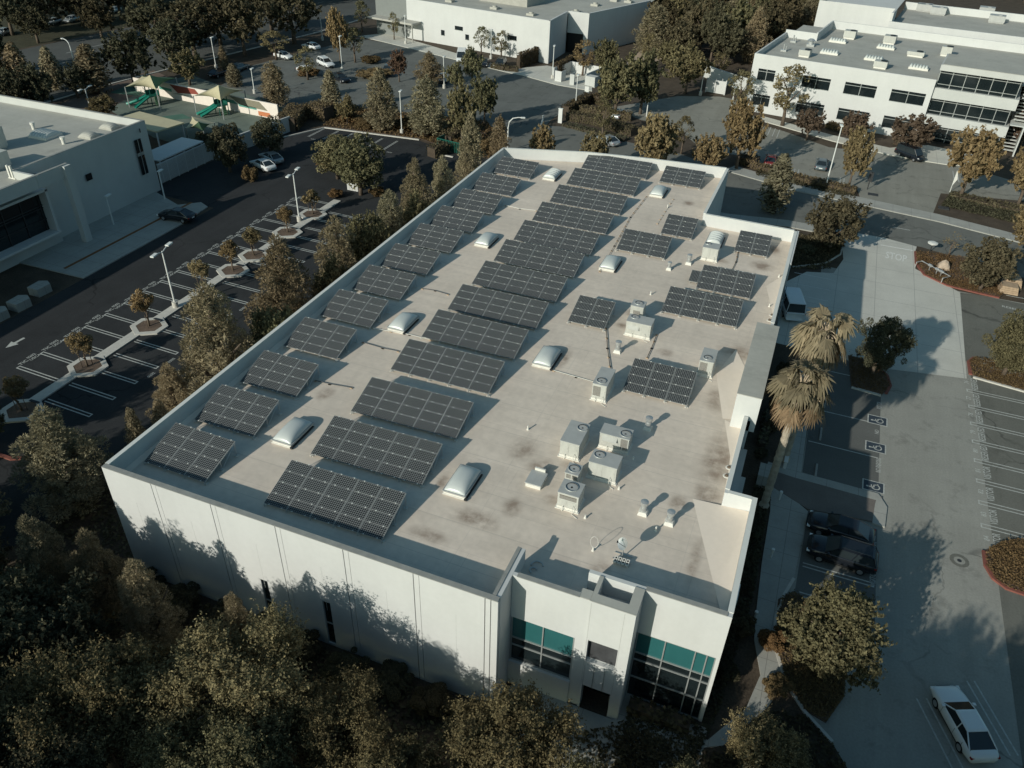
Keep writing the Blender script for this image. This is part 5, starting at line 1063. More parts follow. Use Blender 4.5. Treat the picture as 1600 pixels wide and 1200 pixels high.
lamp(116,97,63,'curved boulevard street lamp among dark trees','curved',base=False,rz=R(165)); lamp(338,107,59,'lamp at the boulevard kerb behind the playground',base=True); lamp(504,63,19,'lamp by the boulevard at the far end of the north car park'); lamp(535,111,57,'lamp on the shrub island of the north car park')
lamp(634,69,25,'lamp before the entrance canopy of the industrial building'); lamp(767,92,47,'lamp between two small trees at the industrial building'); lamp(694,138,89,'lamp in the middle of the north car park trees'); lamp(628,209,143,'lamp on the mulch bed behind the long white kerb'); lamp(863,123,72,'lamp left of the white bin enclosure'); lamp(899,170,118,'lamp at the clipped hedges in front of the bin enclosure',base=False); lamp(1010,182,133,'lamp at the aisle under the dense trees',base=False); lamp(1094,149,94,'lamp near the double gate of the office block'); lamp(1142,172,137,'lamp in front of the office block, left of a pale tree',base=False); lamp(1347,226,197,'short lamp in front of the office block windows',base=False); lamp(1136,26,-20,'tall lamp in the far car park, cut by the top edge',base=False)
lamp(793,236,183,'curved lamp just beyond the far left roof corner','curved',base=False,rz=R(20)); lamp(1290,292,197,'tall leaning white street lamp by the street trees','single',base=False)
lamp(1308,374,321,'street lamp beside the round tree, its flat head over the street','single',base=False,rz=R(-12))
p=G(1453,393); gh=max(1.2,V(378,p)); a=thing('globe_lamp','low post lamp with round white disc top beside the red-kerbed island','lamp',(p.x,p.y,0)); b=MB(); b.cyl(0,0,0,gh-.2,.06,n=8); b.obj('pole',['dark_metal'],a); b=MB(); b.cyl(0,0,gh-.2,gh-.1,.6,n=28); b.cyl(0,0,gh-.1,gh,.6,.3,n=28); b.cyl(0,0,gh-.45,gh-.2,.12,.18,n=12); b.obj('disc_shade',['white_cap'],a)
# ------------------------------------------------------------------ small street things
a=thing('backflow_preventer','galvanised pipe assembly standing on the red-kerbed island','pipe assembly',(0,0,.11)); p,q=G(1441,408,.7),G(1485,432,.7); b=MB(); d=(q-p).normalized(); n=Vector((d.y,-d.x,0))
z=Vector((0,0,.6)); p.z=q.z=0; b.tube([p+n*.9,p+n*.9+z,p+z,q+z,q+n*1.2+z,q+n*1.2],.06,0,8); b.obj('pipe',['gal'],a)
b=MB()
for f in (.3,.55,.7): c=p+(q-p)*f; b.tube([c,c+z*1.25],.06,0,6); b.tube([c+z-d*.25,c+z+d*.25],.17,0,10)
b.obj('valve',['gal'],a)
p=G(1473,420); small('rock','pale boulder behind the pipe assembly on the island','rock',p.x,p.y,.1,lambda b:(b.dome(-.7,-.6,.7,.6,0,1.1,n=6,p=1.6),),['rock'])
p=G(1527,436); small('marker_post','white utility marker box on the red-kerbed island','utility box',p.x,p.y,.1,lambda b:(b.box(-.25,-.2,0,.25,.2,1.0),b.box(-.28,-.23,1.0,.28,.23,1.06)),['pole'])
p=G(1572,452); 
for i,(dx,dy,h) in enumerate(((0,-.7,.9),(.5,.9,1.3))): small('stacked_stones',['lower tan stone stack at the red kerb end','taller tan stone stack at the red kerb end'][i],'stone stack',p.x+dx,p.y+dy,.1,lambda b,h=h:[b.box(-1+k*.06,-.8+k*.03,k*.22,1-k*.05,.8-k*.02,k*.22+.2) for k in range(int(h/.22))],['brick_tan'],'stone stacks at the kerb')
p=G(700,237); a=thing('green_bins','green railed bin enclosure beside the clipped hedges','enclosure',(p.x,p.y,0),R(-10)); b=MB(); 
for k in range(14): b.box(-2+k*.3,-.05,.1,-1.9+k*.3,.05,1.7)
b.box(-2.1,-.06,1.7,2.2,.06,1.8); b.box(-2.1,0,0,-2,2,1.8); b.box(2.1,0,0,2.2,2,1.8); b.obj('rail_panel',['green_metal'],a)
p=G(553,297); a=thing('meter_cabinet','white ribbed utility cabinets on the median end','cabinet',(p.x,p.y,0)); a.scale=(.72,.72,.72); b=MB()
for k in range(4): b.box(-1.2+k*.6,-.4,0,-.65+k*.6,.4,1.9)
b.obj('cabinet',['white_wall'],a)
b=MB(); [b.box(-1.2+k*.6+.1,-.42,.2,-.75+k*.6,-.4,1.7) for k in range(4)]; b.obj('door_panel',['grey_wall'],a)
p=G(848,193); a=thing('swing_gate','white tubular swing gate at the north car park entry','gate',(p.x,p.y,0),R(-75)); b=MB(); b.tube([(0,0,1.1),(5,0,1.1)],.06,0,6); b.tube([(0,0,.5),(5,0,1.1)],.05,0,6); b.obj('boom',['pole'],a); b=MB(); b.cyl(0,0,0,1.4,.12,n=8); b.cyl(5,0,0,1.1,.06,n=8); b.obj('post',['pole'],a)
p=G(875,192); small('sign_post','narrow white monument sign at the clipped hedge corner','sign',p.x,p.y,0,lambda b:(b.box(-.35,-.15,0,.35,.15,2.4),b.box(-.4,-.2,2.4,.4,.2,2.5)),['pole'])
p=G(916,152); small('lot_sign','small white sign panel at the end of the north car park','sign',p.x,p.y,0,lambda b:(b.cyl(0,0,0,1.2,.05,n=6),b.box(-.4,-.04,1.0,.4,.04,2.0)),['pole'])
p=G(1484,300); a=thing('closed_umbrella','white flag banner post at the driveway entrance','banner',(p.x,p.y,0)); b=MB(); b.cyl(0,0,0,3.2,.05,n=6); b.obj('post',['pole'],a); b=MB(); b.add([(0,.03,1.0),(.4,.03,2.0),(.1,.03,3.1),(0,.03,3.1),(0,-.03,1.0),(.4,-.03,2.0),(.1,-.03,3.1),(0,-.03,3.1)],[(0,1,2,3),(7,6,5,4),(0,4,5,1),(1,5,6,2)]); b.obj('cloth',['white_cap'],a)
p=G(1355,296); small('entry_sign','slim dark sign post at the driveway kerb of the office block','sign',p.x,p.y,0,lambda b:(b.cyl(0,0,0,2.6,.06,n=6),b.box(-.3,-.05,1.2,.3,.05,2.6)),['dark_metal'])
p=G(1206,690); small('utility_cabinet','pale utility cabinet beside the palm trunk and the building','utility box',36.95+1.4,26.5,0,lambda b:(b.box(-.4,-.8,0,.4,.8,1.2),b.box(-.43,-.83,1.2,.43,.83,1.26)),['walk'])
p=G(1226,726); small('low_sign','low white sign slab at the walkway corner by the palm','sign',p.x,p.y,.0,lambda b:(b.box(-.12,-.7,0,.12,.7,.8),b.box(-.16,-.74,.8,.16,.74,.85)),['pole'])
for i,(u,v) in enumerate(((1217,782),(1204,872),(1178,970))): p=G(u,v); small('path_light',['path light where the brick crossing meets the walk','path light beside the straight walk','path light near the glazed front corner'][i],'lamp',p.x,p.y,.0,lambda b:(b.cyl(0,0,0,.8,.07,n=8),b.cyl(0,0,.8,.95,.12,n=8)),['pole'],'path lights')
# ------------------------------------------------------------------ vegetation
rng=np.random.default_rng(11)
def quads(C,N,size,aspect,rg,bend=.0):
    "leaf faces at centres C facing N"
    n=len(C); N=N/np.linalg.norm(N,axis=1)[:,None]
    up=rg.normal(size=(n,3)); t=np.cross(N,up); t/=np.linalg.norm(t,axis=1)[:,None]+1e-9; s=np.cross(N,t)
    a=(size*rg.uniform(.65,1.3,n))[:,None]; L=t*a; Wd=s*a*aspect
    V_=np.stack([C-L,C-Wd+N*a*.12,C+L,C+Wd+N*a*.12],1).reshape(-1,3); return V_
def leaf_mesh(name,V_,mats):
    n=len(V_)//4; me=bpy.data.meshes.new(name); me.vertices.add(len(V_)); me.vertices.foreach_set('co',V_.astype(np.float32).ravel())
    me.loops.add(len(V_)); me.loops.foreach_set('vertex_index',np.arange(len(V_),dtype=np.int32)); me.polygons.add(n); me.polygons.foreach_set('loop_start',np.arange(0,len(V_),4,dtype=np.int32))
    try: me.polygons.foreach_set('loop_total',np.full(n,4,dtype=np.int32))
    except Exception: pass
    for m in mats: me.materials.append(m)
    me.update(calc_edges=True); me.validate(); return me
def crown(kind,seed,q):
    "crown vertices for a tree of height 1 x radius 1 (authored in metres: H, Rr) ; q = leaf count factor, leaf size grows as q falls"
    rg=np.random.default_rng(seed); sz=1/math.sqrt(q); out=[]
    def shoots(c,r,n,size,asp):
        m=max(5,n//16); d=rg.normal(size=(m,3)); d[:,2]+=.55; d/=np.linalg.norm(d,axis=1)[:,None]; ln=rg.uniform(.75,1.45,m)
        k=rg.integers(0,m,n); t=rg.uniform(.25,1.,n)**.7; D_=d[k].copy(); D_[:,2]+=t*.35; C=np.array(c)+D_*(r*ln[k]*t)[:,None]+rg.normal(size=(n,3))*r*.085
        N=D_*.6+rg.normal(size=(n,3))*.8; N[:,2]+=.3; out.append(quads(C,N,size,asp,rg))
    def clump(c,r,n,size,asp,squash=(1,1,1),radial=False,updir=.25):
        d=rg.normal(size=(n,3)); d[:,2]+=.25; d/=np.linalg.norm(d,axis=1)[:,None]; rr=r*rg.uniform(.55,1.08,n)**.6
        C=np.array(c)+d*rr[:,None]*np.array(squash); N=d+rg.normal(size=(n,3))*.75; N[:,2]+=updir
        if radial:
            t=d+rg.normal(size=(n,3))*.25; t[:,2]+=.35; t/=np.linalg.norm(t,axis=1)[:,None]; s=np.cross(t,rg.normal(size=(n,3))); s/=np.linalg.norm(s,axis=1)[:,None]; a=(size*rg.uniform(.7,1.3,n))[:,None]
            out.append(np.stack([C-t*a*.4,C-s*a*asp,C+t*a*1.2,C+s*a*asp],1).reshape(-1,3))
        else: out.append(quads(C,N,size,asp,rg))
    if kind in ('broad','dark','autumn','red','ball'):
        H_,Rr={'broad':(7.,3.3),'dark':(9.,4.2),'autumn':(7.,3.2),'red':(5.,2.4),'ball':(2.2,1.5)}[kind]; z0=H_*({'ball':.02}.get(kind,.15)); ch=(H_-z0)/2; cz=z0+ch; N=80 if kind!='ball' else 26
        for i in range(N):
            d=rg.normal(size=3); d/=np.linalg.norm(d); f=rg.uniform(.5,.93) if kind!='ball' else rg.uniform(.5,.8); w=rg.uniform(.82,1.12)
            c=(d[0]*Rr*f*w,d[1]*Rr*f*w,cz+d[2]*ch*f*.95); r=Rr*rg.uniform(.13,.27)*(1 if kind!='red' else .85)
            (shoots if kind!='ball' else clump)(c,r*1.08,int(190*q*(r/(Rr*.22))**2*(1. if kind!='red' else .8)),.125*sz*(Rr/3.3)**.5*1.25,.5)
        clump((0,0,cz),min(Rr,ch)*.62,int(500*q),.2*sz,.6)
    elif kind=='globe':
        H_,Rr=6.4,3.1; cz=3.5; ch=2.9
        for i in range(95):
            d=rg.normal(size=3); d/=np.linalg.norm(d); f=rg.uniform(.62,.95) if i>14 else rg.uniform(.2,.6); c=(d[0]*Rr*f*.93,d[1]*Rr*f*.93,cz+d[2]*ch*f*.95); r=Rr*rg.uniform(.10,.21); (clump if i%3 else shoots)(c,r,int(150*q*(r/(Rr*.16))**2),.105*sz,.55)
        clump((0,0,cz),Rr*.6,int(600*q),.2*sz,.6)
    elif kind=='pine':
        H_,Rr=11.,3.2
        ph=rg.uniform(0,6.28,3)
        for i in range(120):
            f=(i+rg.uniform(0,1))/120; z=1.2+f*(H_-2.0); prof=min(1,(f+.12)*2.6)**.7*(1-f*.97)**.55; a=i*2.4+rg.uniform(-.6,.6)
            lop=1+.25*math.sin(2*a+ph[0])*math.sin(5*f+ph[1]); k=rg.uniform(.5,1.08); rad=Rr*prof*lop*.88
            c=(math.cos(a)*rad*k,math.sin(a)*rad*k,z+rg.uniform(-.3,.5)); r=(.32+.36*(1-f))*rg.uniform(.65,1.3)
            clump(c,r,int(105*q*(r/.5)**1.7)+14,.17*sz,.26,(1,1,1.1),True)
        clump((0,0,H_-.6),.5,int(90*q)+10,.26*sz,.17,(.8,.8,1.6),True)
        for k in range(6): clump((rg.normal()*.3,rg.normal()*.3,2.2+k*1.2),1.3-.13*k,int(130*q),.3*sz,.25,(1,1,1))
    elif kind=='cypress':
        H_,Rr=9.,1.7
        for i in range(44):
            f=(i+.5)/44; z=.8+f*(H_-1.3); rad=Rr*(math.sin(math.pi*(.12+.86*f))**.8)*(1-.45*f); a=i*2.4
            c=(math.cos(a)*rad*.62,math.sin(a)*rad*.62,z); r=(.35+.45*(1-f))*rg.uniform(.8,1.25); clump(c,r,int(130*q),.17*sz,.35,(1,1,1.5),False,.5)
        clump((0,0,H_*.45),.9,int(300*q),.2*sz,.5,(1,1,3))
    elif kind=='young':
        H_,Rr=3.6,1.25
        for i in range(24):
            d=rg.normal(size=3); d/=np.linalg.norm(d); f=rg.uniform(.3,.85); clump((d[0]*Rr*f,d[1]*Rr*f,2.45+d[2]*1.0*f),Rr*rg.uniform(.2,.36),int(70*q),.12*sz,.5)
    elif kind=='thin':
        H_,Rr=8.,2.3
        for i in range(40):
            f=rg.uniform(0,1); z=2.6+f*5.0; rad=Rr*math.sin(math.pi*(.15+.75*f)); a=rg.uniform(0,6.28); k=rg.uniform(.2,1)**.5; clump((math.cos(a)*rad*k,math.sin(a)*rad*k,z),rg.uniform(.3,.65),int(75*q),.13*sz,.45)
    elif kind=='bare':
        H_,Rr=3.2,1.2
        for i in range(14): d=rg.normal(size=3); d/=np.linalg.norm(d); clump((d[0]*.8,d[1]*.8,2.1+d[2]*.8),.35,int(26*q),.09,.4)
    return np.concatenate(out),H_,Rr
def trunk_mesh(kind,seed,H_,Rr):
    rg=random.Random(seed); b=MB(); r=.032*H_*(.8 if kind in('young','thin','bare') else 1); top=.62*H_ if kind not in('pine','cypress') else .92*H_
    pts=[(0,0,-.1),(rg.uniform(-.05,.05),rg.uniform(-.05,.05),.25*top),(rg.uniform(-.15,.15),rg.uniform(-.15,.15),.6*top),(rg.uniform(-.2,.2),rg.uniform(-.2,.2),top)]
    b.tube(pts,[r*1.25,r,r*.75,r*.25],0,8)
    for k in range(5 if kind in('broad','dark','autumn','red','thin') else 3):
        a=k*1.3+rg.uniform(0,1); z=H_*(.22+.07*k); rr=Rr*.6; b.tube([(0,0,z),(math.cos(a)*rr*.5,math.sin(a)*rr*.5,z+H_*.14),(math.cos(a)*rr,math.sin(a)*rr,z+H_*.26)],[r*.5,r*.32,r*.12],0,6)
    if kind=='young':
        for s in (-.45,.45): b.cyl(s,0,0,1.5,.03,n=6)
    return b.mesh('trunk',['bark'],smooth=True)
PROTO={}
LM={'broad':'broad','globe':'broad','dark':'dark','autumn':'autumn','red':'red','ball':'hedge','pine':'pine','cypress':'pine','young':'autumn','thin':'broad','bare':'autumn'}
def proto(kind,lod,var):
    k=(kind,lod,var)
    if k not in PROTO:
        V_,H_,Rr=crown(kind,hash_(k),{'hi':5.,'mid':1.7,'far':.5}[lod]); PROTO[k]=(leaf_mesh('crown',V_,[LF[LM[kind]]]),trunk_mesh(kind,var+5,H_,Rr),H_,Rr)
    return PROTO[k]
def hash_(k): return sum(ord(c)*(i+3) for i,c in enumerate(str(k)))%9973
TN={'broad':('round_tree','tree'),'globe':('round_tree','tree'),'dark':('shade_tree','tree'),'autumn':('autumn_tree','tree'),'red':('russet_tree','tree'),'ball':('shrub','shrub'),'pine':('pine_tree','tree'),'cypress':('conifer_tree','tree'),'young':('young_tree','tree'),'thin':('slender_tree','tree'),'bare':('sparse_tree','tree')}
tcount=[0]
def tree(kind,x,y,h,w,label,group=None,leaf=None,lift=0):
    tcount[0]+=1; i=tcount[0]; dist=(Vector((x,y,h/2))-Vector(CAM)).length; lod='hi' if dist<52 else 'mid' if dist<105 else 'far'
    cm,tm,H_,Rr=proto(kind,lod,i%2 if lod!='hi' else i%3)
    nm,cat=TN[kind]; a=thing(nm,label,cat,(x,y,lift),rnd.uniform(0,6.28),group); a.scale=(w/2/Rr,w/2/Rr,h/H_)
    c=put(cm,'crown',a)
    if leaf:
        key=(cm.name,leaf)
        if key not in PROTO: m2=cm.copy(); m2.materials.clear(); m2.materials.append(LF[leaf]); PROTO[key]=m2
        c.data=PROTO[key]
    if kind!='ball': put(tm,'trunk',a)
    else: a['category']='shrub'
    return a
def T(kind,ub,vb,vt,wpx,label,group=None,leaf=None):
    "tree whose base shows (or would show) at ub,vb, whose top is at row vt and whose crown is wpx wide"
    vb=vb+(.10*wpx if kind in('broad','dark','autumn','red','globe') else .02*wpx); p=G(ub,vb); h=max(1.,V(vt+wpx*.03,p)); w=wpx*mpp((p.x,p.y,h*.6))*(1.3 if kind in('pine','cypress') else 1.08); return tree(kind,p.x,p.y,h,w,label,group,leaf)
# row along the left wall of the office building
gp='pines along the left side of the office building'
for x,y,h,w,k,l in ((-5.6,17.0,12.4,8.6,'pine','big pine beside the office building, nearest of the row by the twin lamp'),(-5.4,26.2,12.6,8.2,'pine','second big pine of the row, level with the fourth left solar array'),
    (-5.0,34.6,11.2,6.6,'pine','third pine of the row, level with the middle median planters'),(-4.4,39.3,9.8,5.4,'broad','dense crown squeezed behind the third pine of the row'),(-4.6,44.4,10.4,6.4,'pine','pine of the row just before the far twin lamp'),
    (-4.6,50.4,11.8,6.4,'pine','tall full pine of the row near the rounded hedge'),(-3.8,55.6,10.6,5.4,'pine','second tall pine of the row near the far left corner'),(-3.4,61.5,9.8,5.0,'pine','last small pine beside the far left roof corner'),
    (-5.2,9.6,6.6,2.4,'cypress','small pointed conifer by the left wall, right one of two'),(-5.6,7.4,7.2,2.2,'cypress','small pointed conifer by the left wall, left one of two'),(-3.4,31,8.4,5.0,'broad','low dark crown between the two biggest pines and the wall'),(-3.2,21.6,8.5,5,'broad','low dark crown hugging the left wall behind the nearest big pine'),
    (-3.4,47.6,8.6,4.6,'broad','low crown hugging the left wall near the far twin lamp'),(-7.8,13.6,6.5,4.6,'pine','lower pine leaning out in front of the nearest big one')):
    tree(k,x,y,h,w,l,gp)
for (x,y,l) in ((-6.5,13,'dark shrub under the small conifers by the left wall'),(-3,14,'dark shrub against the left wall near the corner'),(-2.6,27,'shrub at the foot of the second big pine'),(-2.6,37,'shrub at the foot of the third pine'),(-2.8,58,'shrub near the far left corner of the building')): tree('ball',x,y,1.8,2.6,l,'shrubs along the left wall')
# young trees of the median
for (x,y),h,l in zip(HEX,(3.6,3.9,4.2,3.9,3.7,3.6,3.5),('young tan tree beside the red kerb at the near end of the median','young tan tree with stakes beside the white arrow stalls','young tan tree next to the nearest twin lamp on the median','young tan tree at the middle of the median','young tan tree just left of the pointed pine crown on the median','young tan tree before the far twin lamp on the median','young tan tree past the far twin lamp on the median')):
    tree('young',x,y,h,2.5,l,'young trees on the median')
tree('young',-21.9,33.5,3.8,2.4,'young tan tree between lamp and big pine on the median','young trees on the median')
# bottom left grove
gg='trees in the grove in front of the building'
for k,x,y,h,w,l,lf in (('pine',-8.6,3.2,9.0,7.6,'broad pine left of the building front corner, in full light',None),('pine',-1.8,-4.4,8.4,4.2,'pointed pine below the building front corner, left one of two',None),('pine',1.3,-3.4,7.6,4.4,'pine with a curled top below the front corner, right one of two',None),
    ('pine',6.2,-4.6,8.3,4.4,'fluffy pine in front of the shadowed white wall',None),('dark',14.6,-7.6,8.8,8.4,'largest bushy tree before the white wall, lit along its left','broad'),('dark',20.2,-6.9,6.6,6.2,'dark bushy tree next to the largest one before the wall','broad'),('pine',12.6,-4.2,8.2,3.2,'pale feathery pine top just below the slit windows',None),
    ('dark',9.2,-11.6,9.6,7.6,'bushy tree at the bottom edge left of the largest one','broad'),('dark',3.2,-9.4,9.0,7.4,'dark bushy tree left of centre in the grove',None),('dark',-1.6,-9.8,8.6,7.4,'dark tree at the left edge of the grove',None),('dark',4.6,-15.2,8.6,8,'dark tree in the bottom left corner of the grove',None),
    ('broad',28.6,-4.6,7.2,7.2,'bushy tree in front of the left glazing',None),('broad',33.0,-5.9,6.2,5.4,'round tree in front of the entrance tower',None),('broad',24.6,-8.6,6.6,5.4,'tree at the bottom edge left of the entrance',None),('dark',17.0,-11.5,8.2,7.0,'tree at the bottom edge under the largest bushy one','broad'),
    ('broad',41.4,.8,5.2,4.8,'tree at the bottom edge right of the glazed corner',None),('broad',38.6,-2.6,4.2,4.4,'low bushy tree at the bottom edge beside the curved walk',None),('broad',45.2,-1.2,5.6,5.0,'tree at the bottom edge below the round island tree',None),('dark',-13.6,-1.6,8.4,6.5,'dark tree at the left edge below the red kerb',None),('dark',-7.4,-5.6,7.6,6,'dark tree between the broad pine and the left edge',None),('broad',-20.5,5.2,6.0,5.4,'bushy tree over the red kerb at the left edge',None),('dark',-9,-13,10,8,'tall dark tree beyond the bottom left of the grove',None),('dark',10.6,-17,9,8,'tall tree just outside the bottom edge',None)):
    tree(k,x,y,h,w,l,gg,lf)  # leaf choice paints lit trees brighter, shaded left ones darker
for i,(x,y,h,w) in enumerate(((39.5,-12.5,13,9),(46,-11.5,12.5,9),(52,-11,13,9),(58,-10,13,10),(41,-19,13,10),(49,-18,13,10),(57,-17,13,10),(65,-15,13,11),(41.5,-8.2,11.5,9),(47,-7,12,9),(53,-5.8,12,9),(59,-5,12,9))): tree('dark',x,y,h,w,f'tall dark tree below the bottom right of the picture, {ORD[i]} of its group','trees below the picture')
for i,(x,y,h,w) in enumerate(((-18,-13,12,10),(-8,-14,12.5,10),(-2,-18,13,10),(3.5,-21.5,13.5,10),(-28,-8,12,10),(9,-25.5,13.5,9),(-10,-22,13,10),(-13,-9.5,10,8))): tree('dark',x,y,h,w,f'tall dark tree beyond the bottom left of the picture, {ORD[i]} of its group','trees outside the left')
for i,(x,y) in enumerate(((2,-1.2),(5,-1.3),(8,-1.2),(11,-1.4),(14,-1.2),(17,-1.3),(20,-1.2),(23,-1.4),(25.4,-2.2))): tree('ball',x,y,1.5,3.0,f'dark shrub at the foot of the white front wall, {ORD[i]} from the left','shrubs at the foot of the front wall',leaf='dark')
# right-hand side
T('globe',1294,384,301,88,'round tree with long shadow at the street corner of the driveway',leaf='dark')
tree('globe',46.2,46.4,6.6,5.6,'round dark tree behind the palms beside the driveway',leaf='dark')
T('globe',1567,578,484,92,'spreading tree with pale trunk on the right island')
T('globe',1530,446,368,84,'dense round tree on the red-kerbed island',leaf='dark'); T('autumn',1600,395,322,70,'golden tree at the right edge along the street')
tree('broad',44.0,9.6,6.9,6.0,'round olive tree in the island beside the parked SUV')
tree('broad',58.6,24.6,5.0,4.6,'tree on the red-kerbed island at the right edge')
T('bare',1482,398,362,34,'nearly leafless small tree casting a shadow on the street')
T('cypress',1206,330,238,46,'leaning conifer between building and street, right of the far corner')
tree('ball',40.9,10.8,1.4,2.2,'russet shrub beside the walk at the round olive tree',leaf='ground'); tree('ball',41.5,7.4,1.2,2.2,'small brown shrub on the island at bottom right',leaf='ground')
for i,(u,v) in enumerate(((1262,395),(1290,392),(1308,385))): p=G(u,v); tree('ball',p.x,p.y,1.0,2.4,['low dark shrub under the street corner tree, left','low dark shrub under the street corner tree, middle','low dark shrub under the street corner tree, right'][i],'shrubs on the corner bed',leaf='dark')
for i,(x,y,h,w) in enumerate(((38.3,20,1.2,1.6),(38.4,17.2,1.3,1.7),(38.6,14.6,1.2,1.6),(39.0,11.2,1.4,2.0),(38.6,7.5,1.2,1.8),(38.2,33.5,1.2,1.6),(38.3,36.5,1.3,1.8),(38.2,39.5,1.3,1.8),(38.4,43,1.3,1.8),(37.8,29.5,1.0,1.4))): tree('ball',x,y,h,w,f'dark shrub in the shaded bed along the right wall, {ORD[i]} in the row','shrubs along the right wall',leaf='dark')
# beyond the far wall
gs='street trees beyond the far parapet'
T('autumn',845,262,197,44,'small tan tree beyond the far parapet, left of the silver sedan',gs); T('autumn',925,268,203,46,'small tan tree right in front of the silver sedan',gs); T('autumn',1018,272,176,72,'golden tree beyond the far parapet, largest behind the wall',gs); T('thin',1064,240,180,28,'slim tree between two golden ones beyond the far parapet',gs)
T('autumn',1150,258,156,64,'golden tree behind the far right corner, tallest there',gs); T('autumn',1103,270,208,52,'tan tree at the far right corner of the roof',gs); T('pine',735,300,176,44,'pale pine left of the far left roof corner',gs); T('pine',780,250,180,32,'narrow pine at the far left roof corner',gs)
T('autumn',1325,290,200,46,'golden-brown tree beside the leaning street lamp',gs); T('autumn',1500,300,196,76,'golden tree at the driveway of the office block'); T('autumn',1590,315,226,64,'golden tree at the right edge before the office block'); T('autumn',1535,210,180,20,'small tree at the glazed wing of the office block')
T('red',1260,215,168,42,'russet tree at the office block, nearest its left end','russet trees along the office block'); T('red',1326,222,172,44,'russet tree at the office block behind the leaning lamp','russet trees along the office block'); T('red',1416,234,178,64,'russet tree at the office block beside the minivan','russet trees along the office block'); T('red',1592,230,168,40,'russet tree at the right edge beside the glazed wing','russet trees along the office block')
T('thin',1222,196,96,58,'tall pale tree against the left end of the office block'); T('thin',1150,180,108,40,'thin pale tree beside the double gate'); T('thin',1120,120,80,30,'slim tree in front of the court wall')
for i,(u,v,vt,w) in enumerate(((1302,60,20,22),(1362,64,20,26),(1418,72,36,28),(1505,88,44,30),(1530,88,46,28),(1592,96,40,34))): T('pine',u,v,vt,w,f'dark pointed tree top behind the office block parapet, {ORD[i]} from the left','trees behind the office block')
# north
gn='trees of the north car park'
T('globe',360,262,190,66,'large round tree at the playground corner of the left car park',leaf='dark'); T('globe',424,238,180,56,'dark round tree above two parked cars',leaf='dark'); T('ball',393,283,258,30,'clipped russet shrub on the small red-kerbed island',leaf='ground'); T('globe',165,184,146,44,'round bush in the playground'); T('ball',325,230,205,46,'dark hedge clump behind the fenced yard',leaf='dark')
T('globe',564,296,208,86,'large round tree on the median end, right one of two'); T('globe',528,272,207,74,'large round tree on the median end, left one of two'); T('ball',518,262,238,50,'low shrub bed under the twin round trees',leaf='ground'); T('ball',590,305,292,30,'clipped hedge right of the ribbed cabinets',leaf='ground'); T('ball',525,308,294,26,'clipped hedge left of the ribbed cabinets',leaf='ground')
for k,ub,vb,vt,w,l in (('thin',432,93,47,40,'tree at the end of the north car park beside the boulevard'),('thin',481,124,70,32,'small tree rising from the orange shrub bed'),('thin',555,97,41,30,'tree on the shrub island right of the lamp'),('autumn',532,95,12,34,'tan tree behind the shrub island lamp'),('thin',566,50,0,26,'thin tree left of the industrial building, nearest its corner'),('thin',616,62,18,18,'small tree before the grey corner of the industrial building'),('thin',752,86,40,24,'left of two small trees against the white industrial wall'),('thin',783,91,46,26,'right of two small trees against the white industrial wall'),('broad',738,132,72,34,'tree in front of the dark SUV, north car park'),('broad',712,140,98,30,'tree beside the white van, north car park'),('red',624,125,76,28,'russet tree in the middle of the north car park'),('pine',672,135,80,40,'pine beside the russet tree of the north car park'),
    ('pine',432,165,96,46,'conifer at the end of the mural wall'),('cypress',520,178,108,30,'slim conifer left of centre in the north hedge row'),('broad',543,192,150,32,'small tree right of the slim conifer in the hedge row'),('pine',598,204,106,52,'tall pine of the north hedge row, left of the lamp'),('pine',668,212,118,62,'tall pine of the north hedge row, right of the lamp'),('broad',722,222,132,52,'tall tree at the right end of the north hedge row'),('broad',757,192,118,42,'tree at the north car park entry'),('cypress',352,112,70,16,'slim sapling conifer behind the smaller shade sail, upper'),('cypress',368,135,98,24,'slim conifer beside the grey sedan'),('broad',297,128,77,54,'brownish round tree behind the large shade sail')): T(k,ub,vb,vt,w,l,gn)
for i,(u,v,w,h) in enumerate(((575,196,70,20),(640,200,60,20),(690,205,50,22),(730,232,60,24),(480,118,46,18),(585,120,70,14),(580,98,40,12),(755,235,44,24),(545,190,40,18))): p=G(u,v); tree('ball',p.x,p.y,1.2+h*.02,w*mpp((p.x,p.y,1)),['brown hedge clump left on the mulch bed','brown hedge clump mid mulch bed','brown hedge clump right of the bed lamp','clipped hedge clump by the green bins','orange shrub bed below the white sedan','orange shrub bed along the long white kerb','shrub bed at the island lamp','clipped hedge at the north car park entry','low hedge below the slim conifer'][i],'shrub beds of the north car park',leaf='ground')
gb='trees along the boulevard'
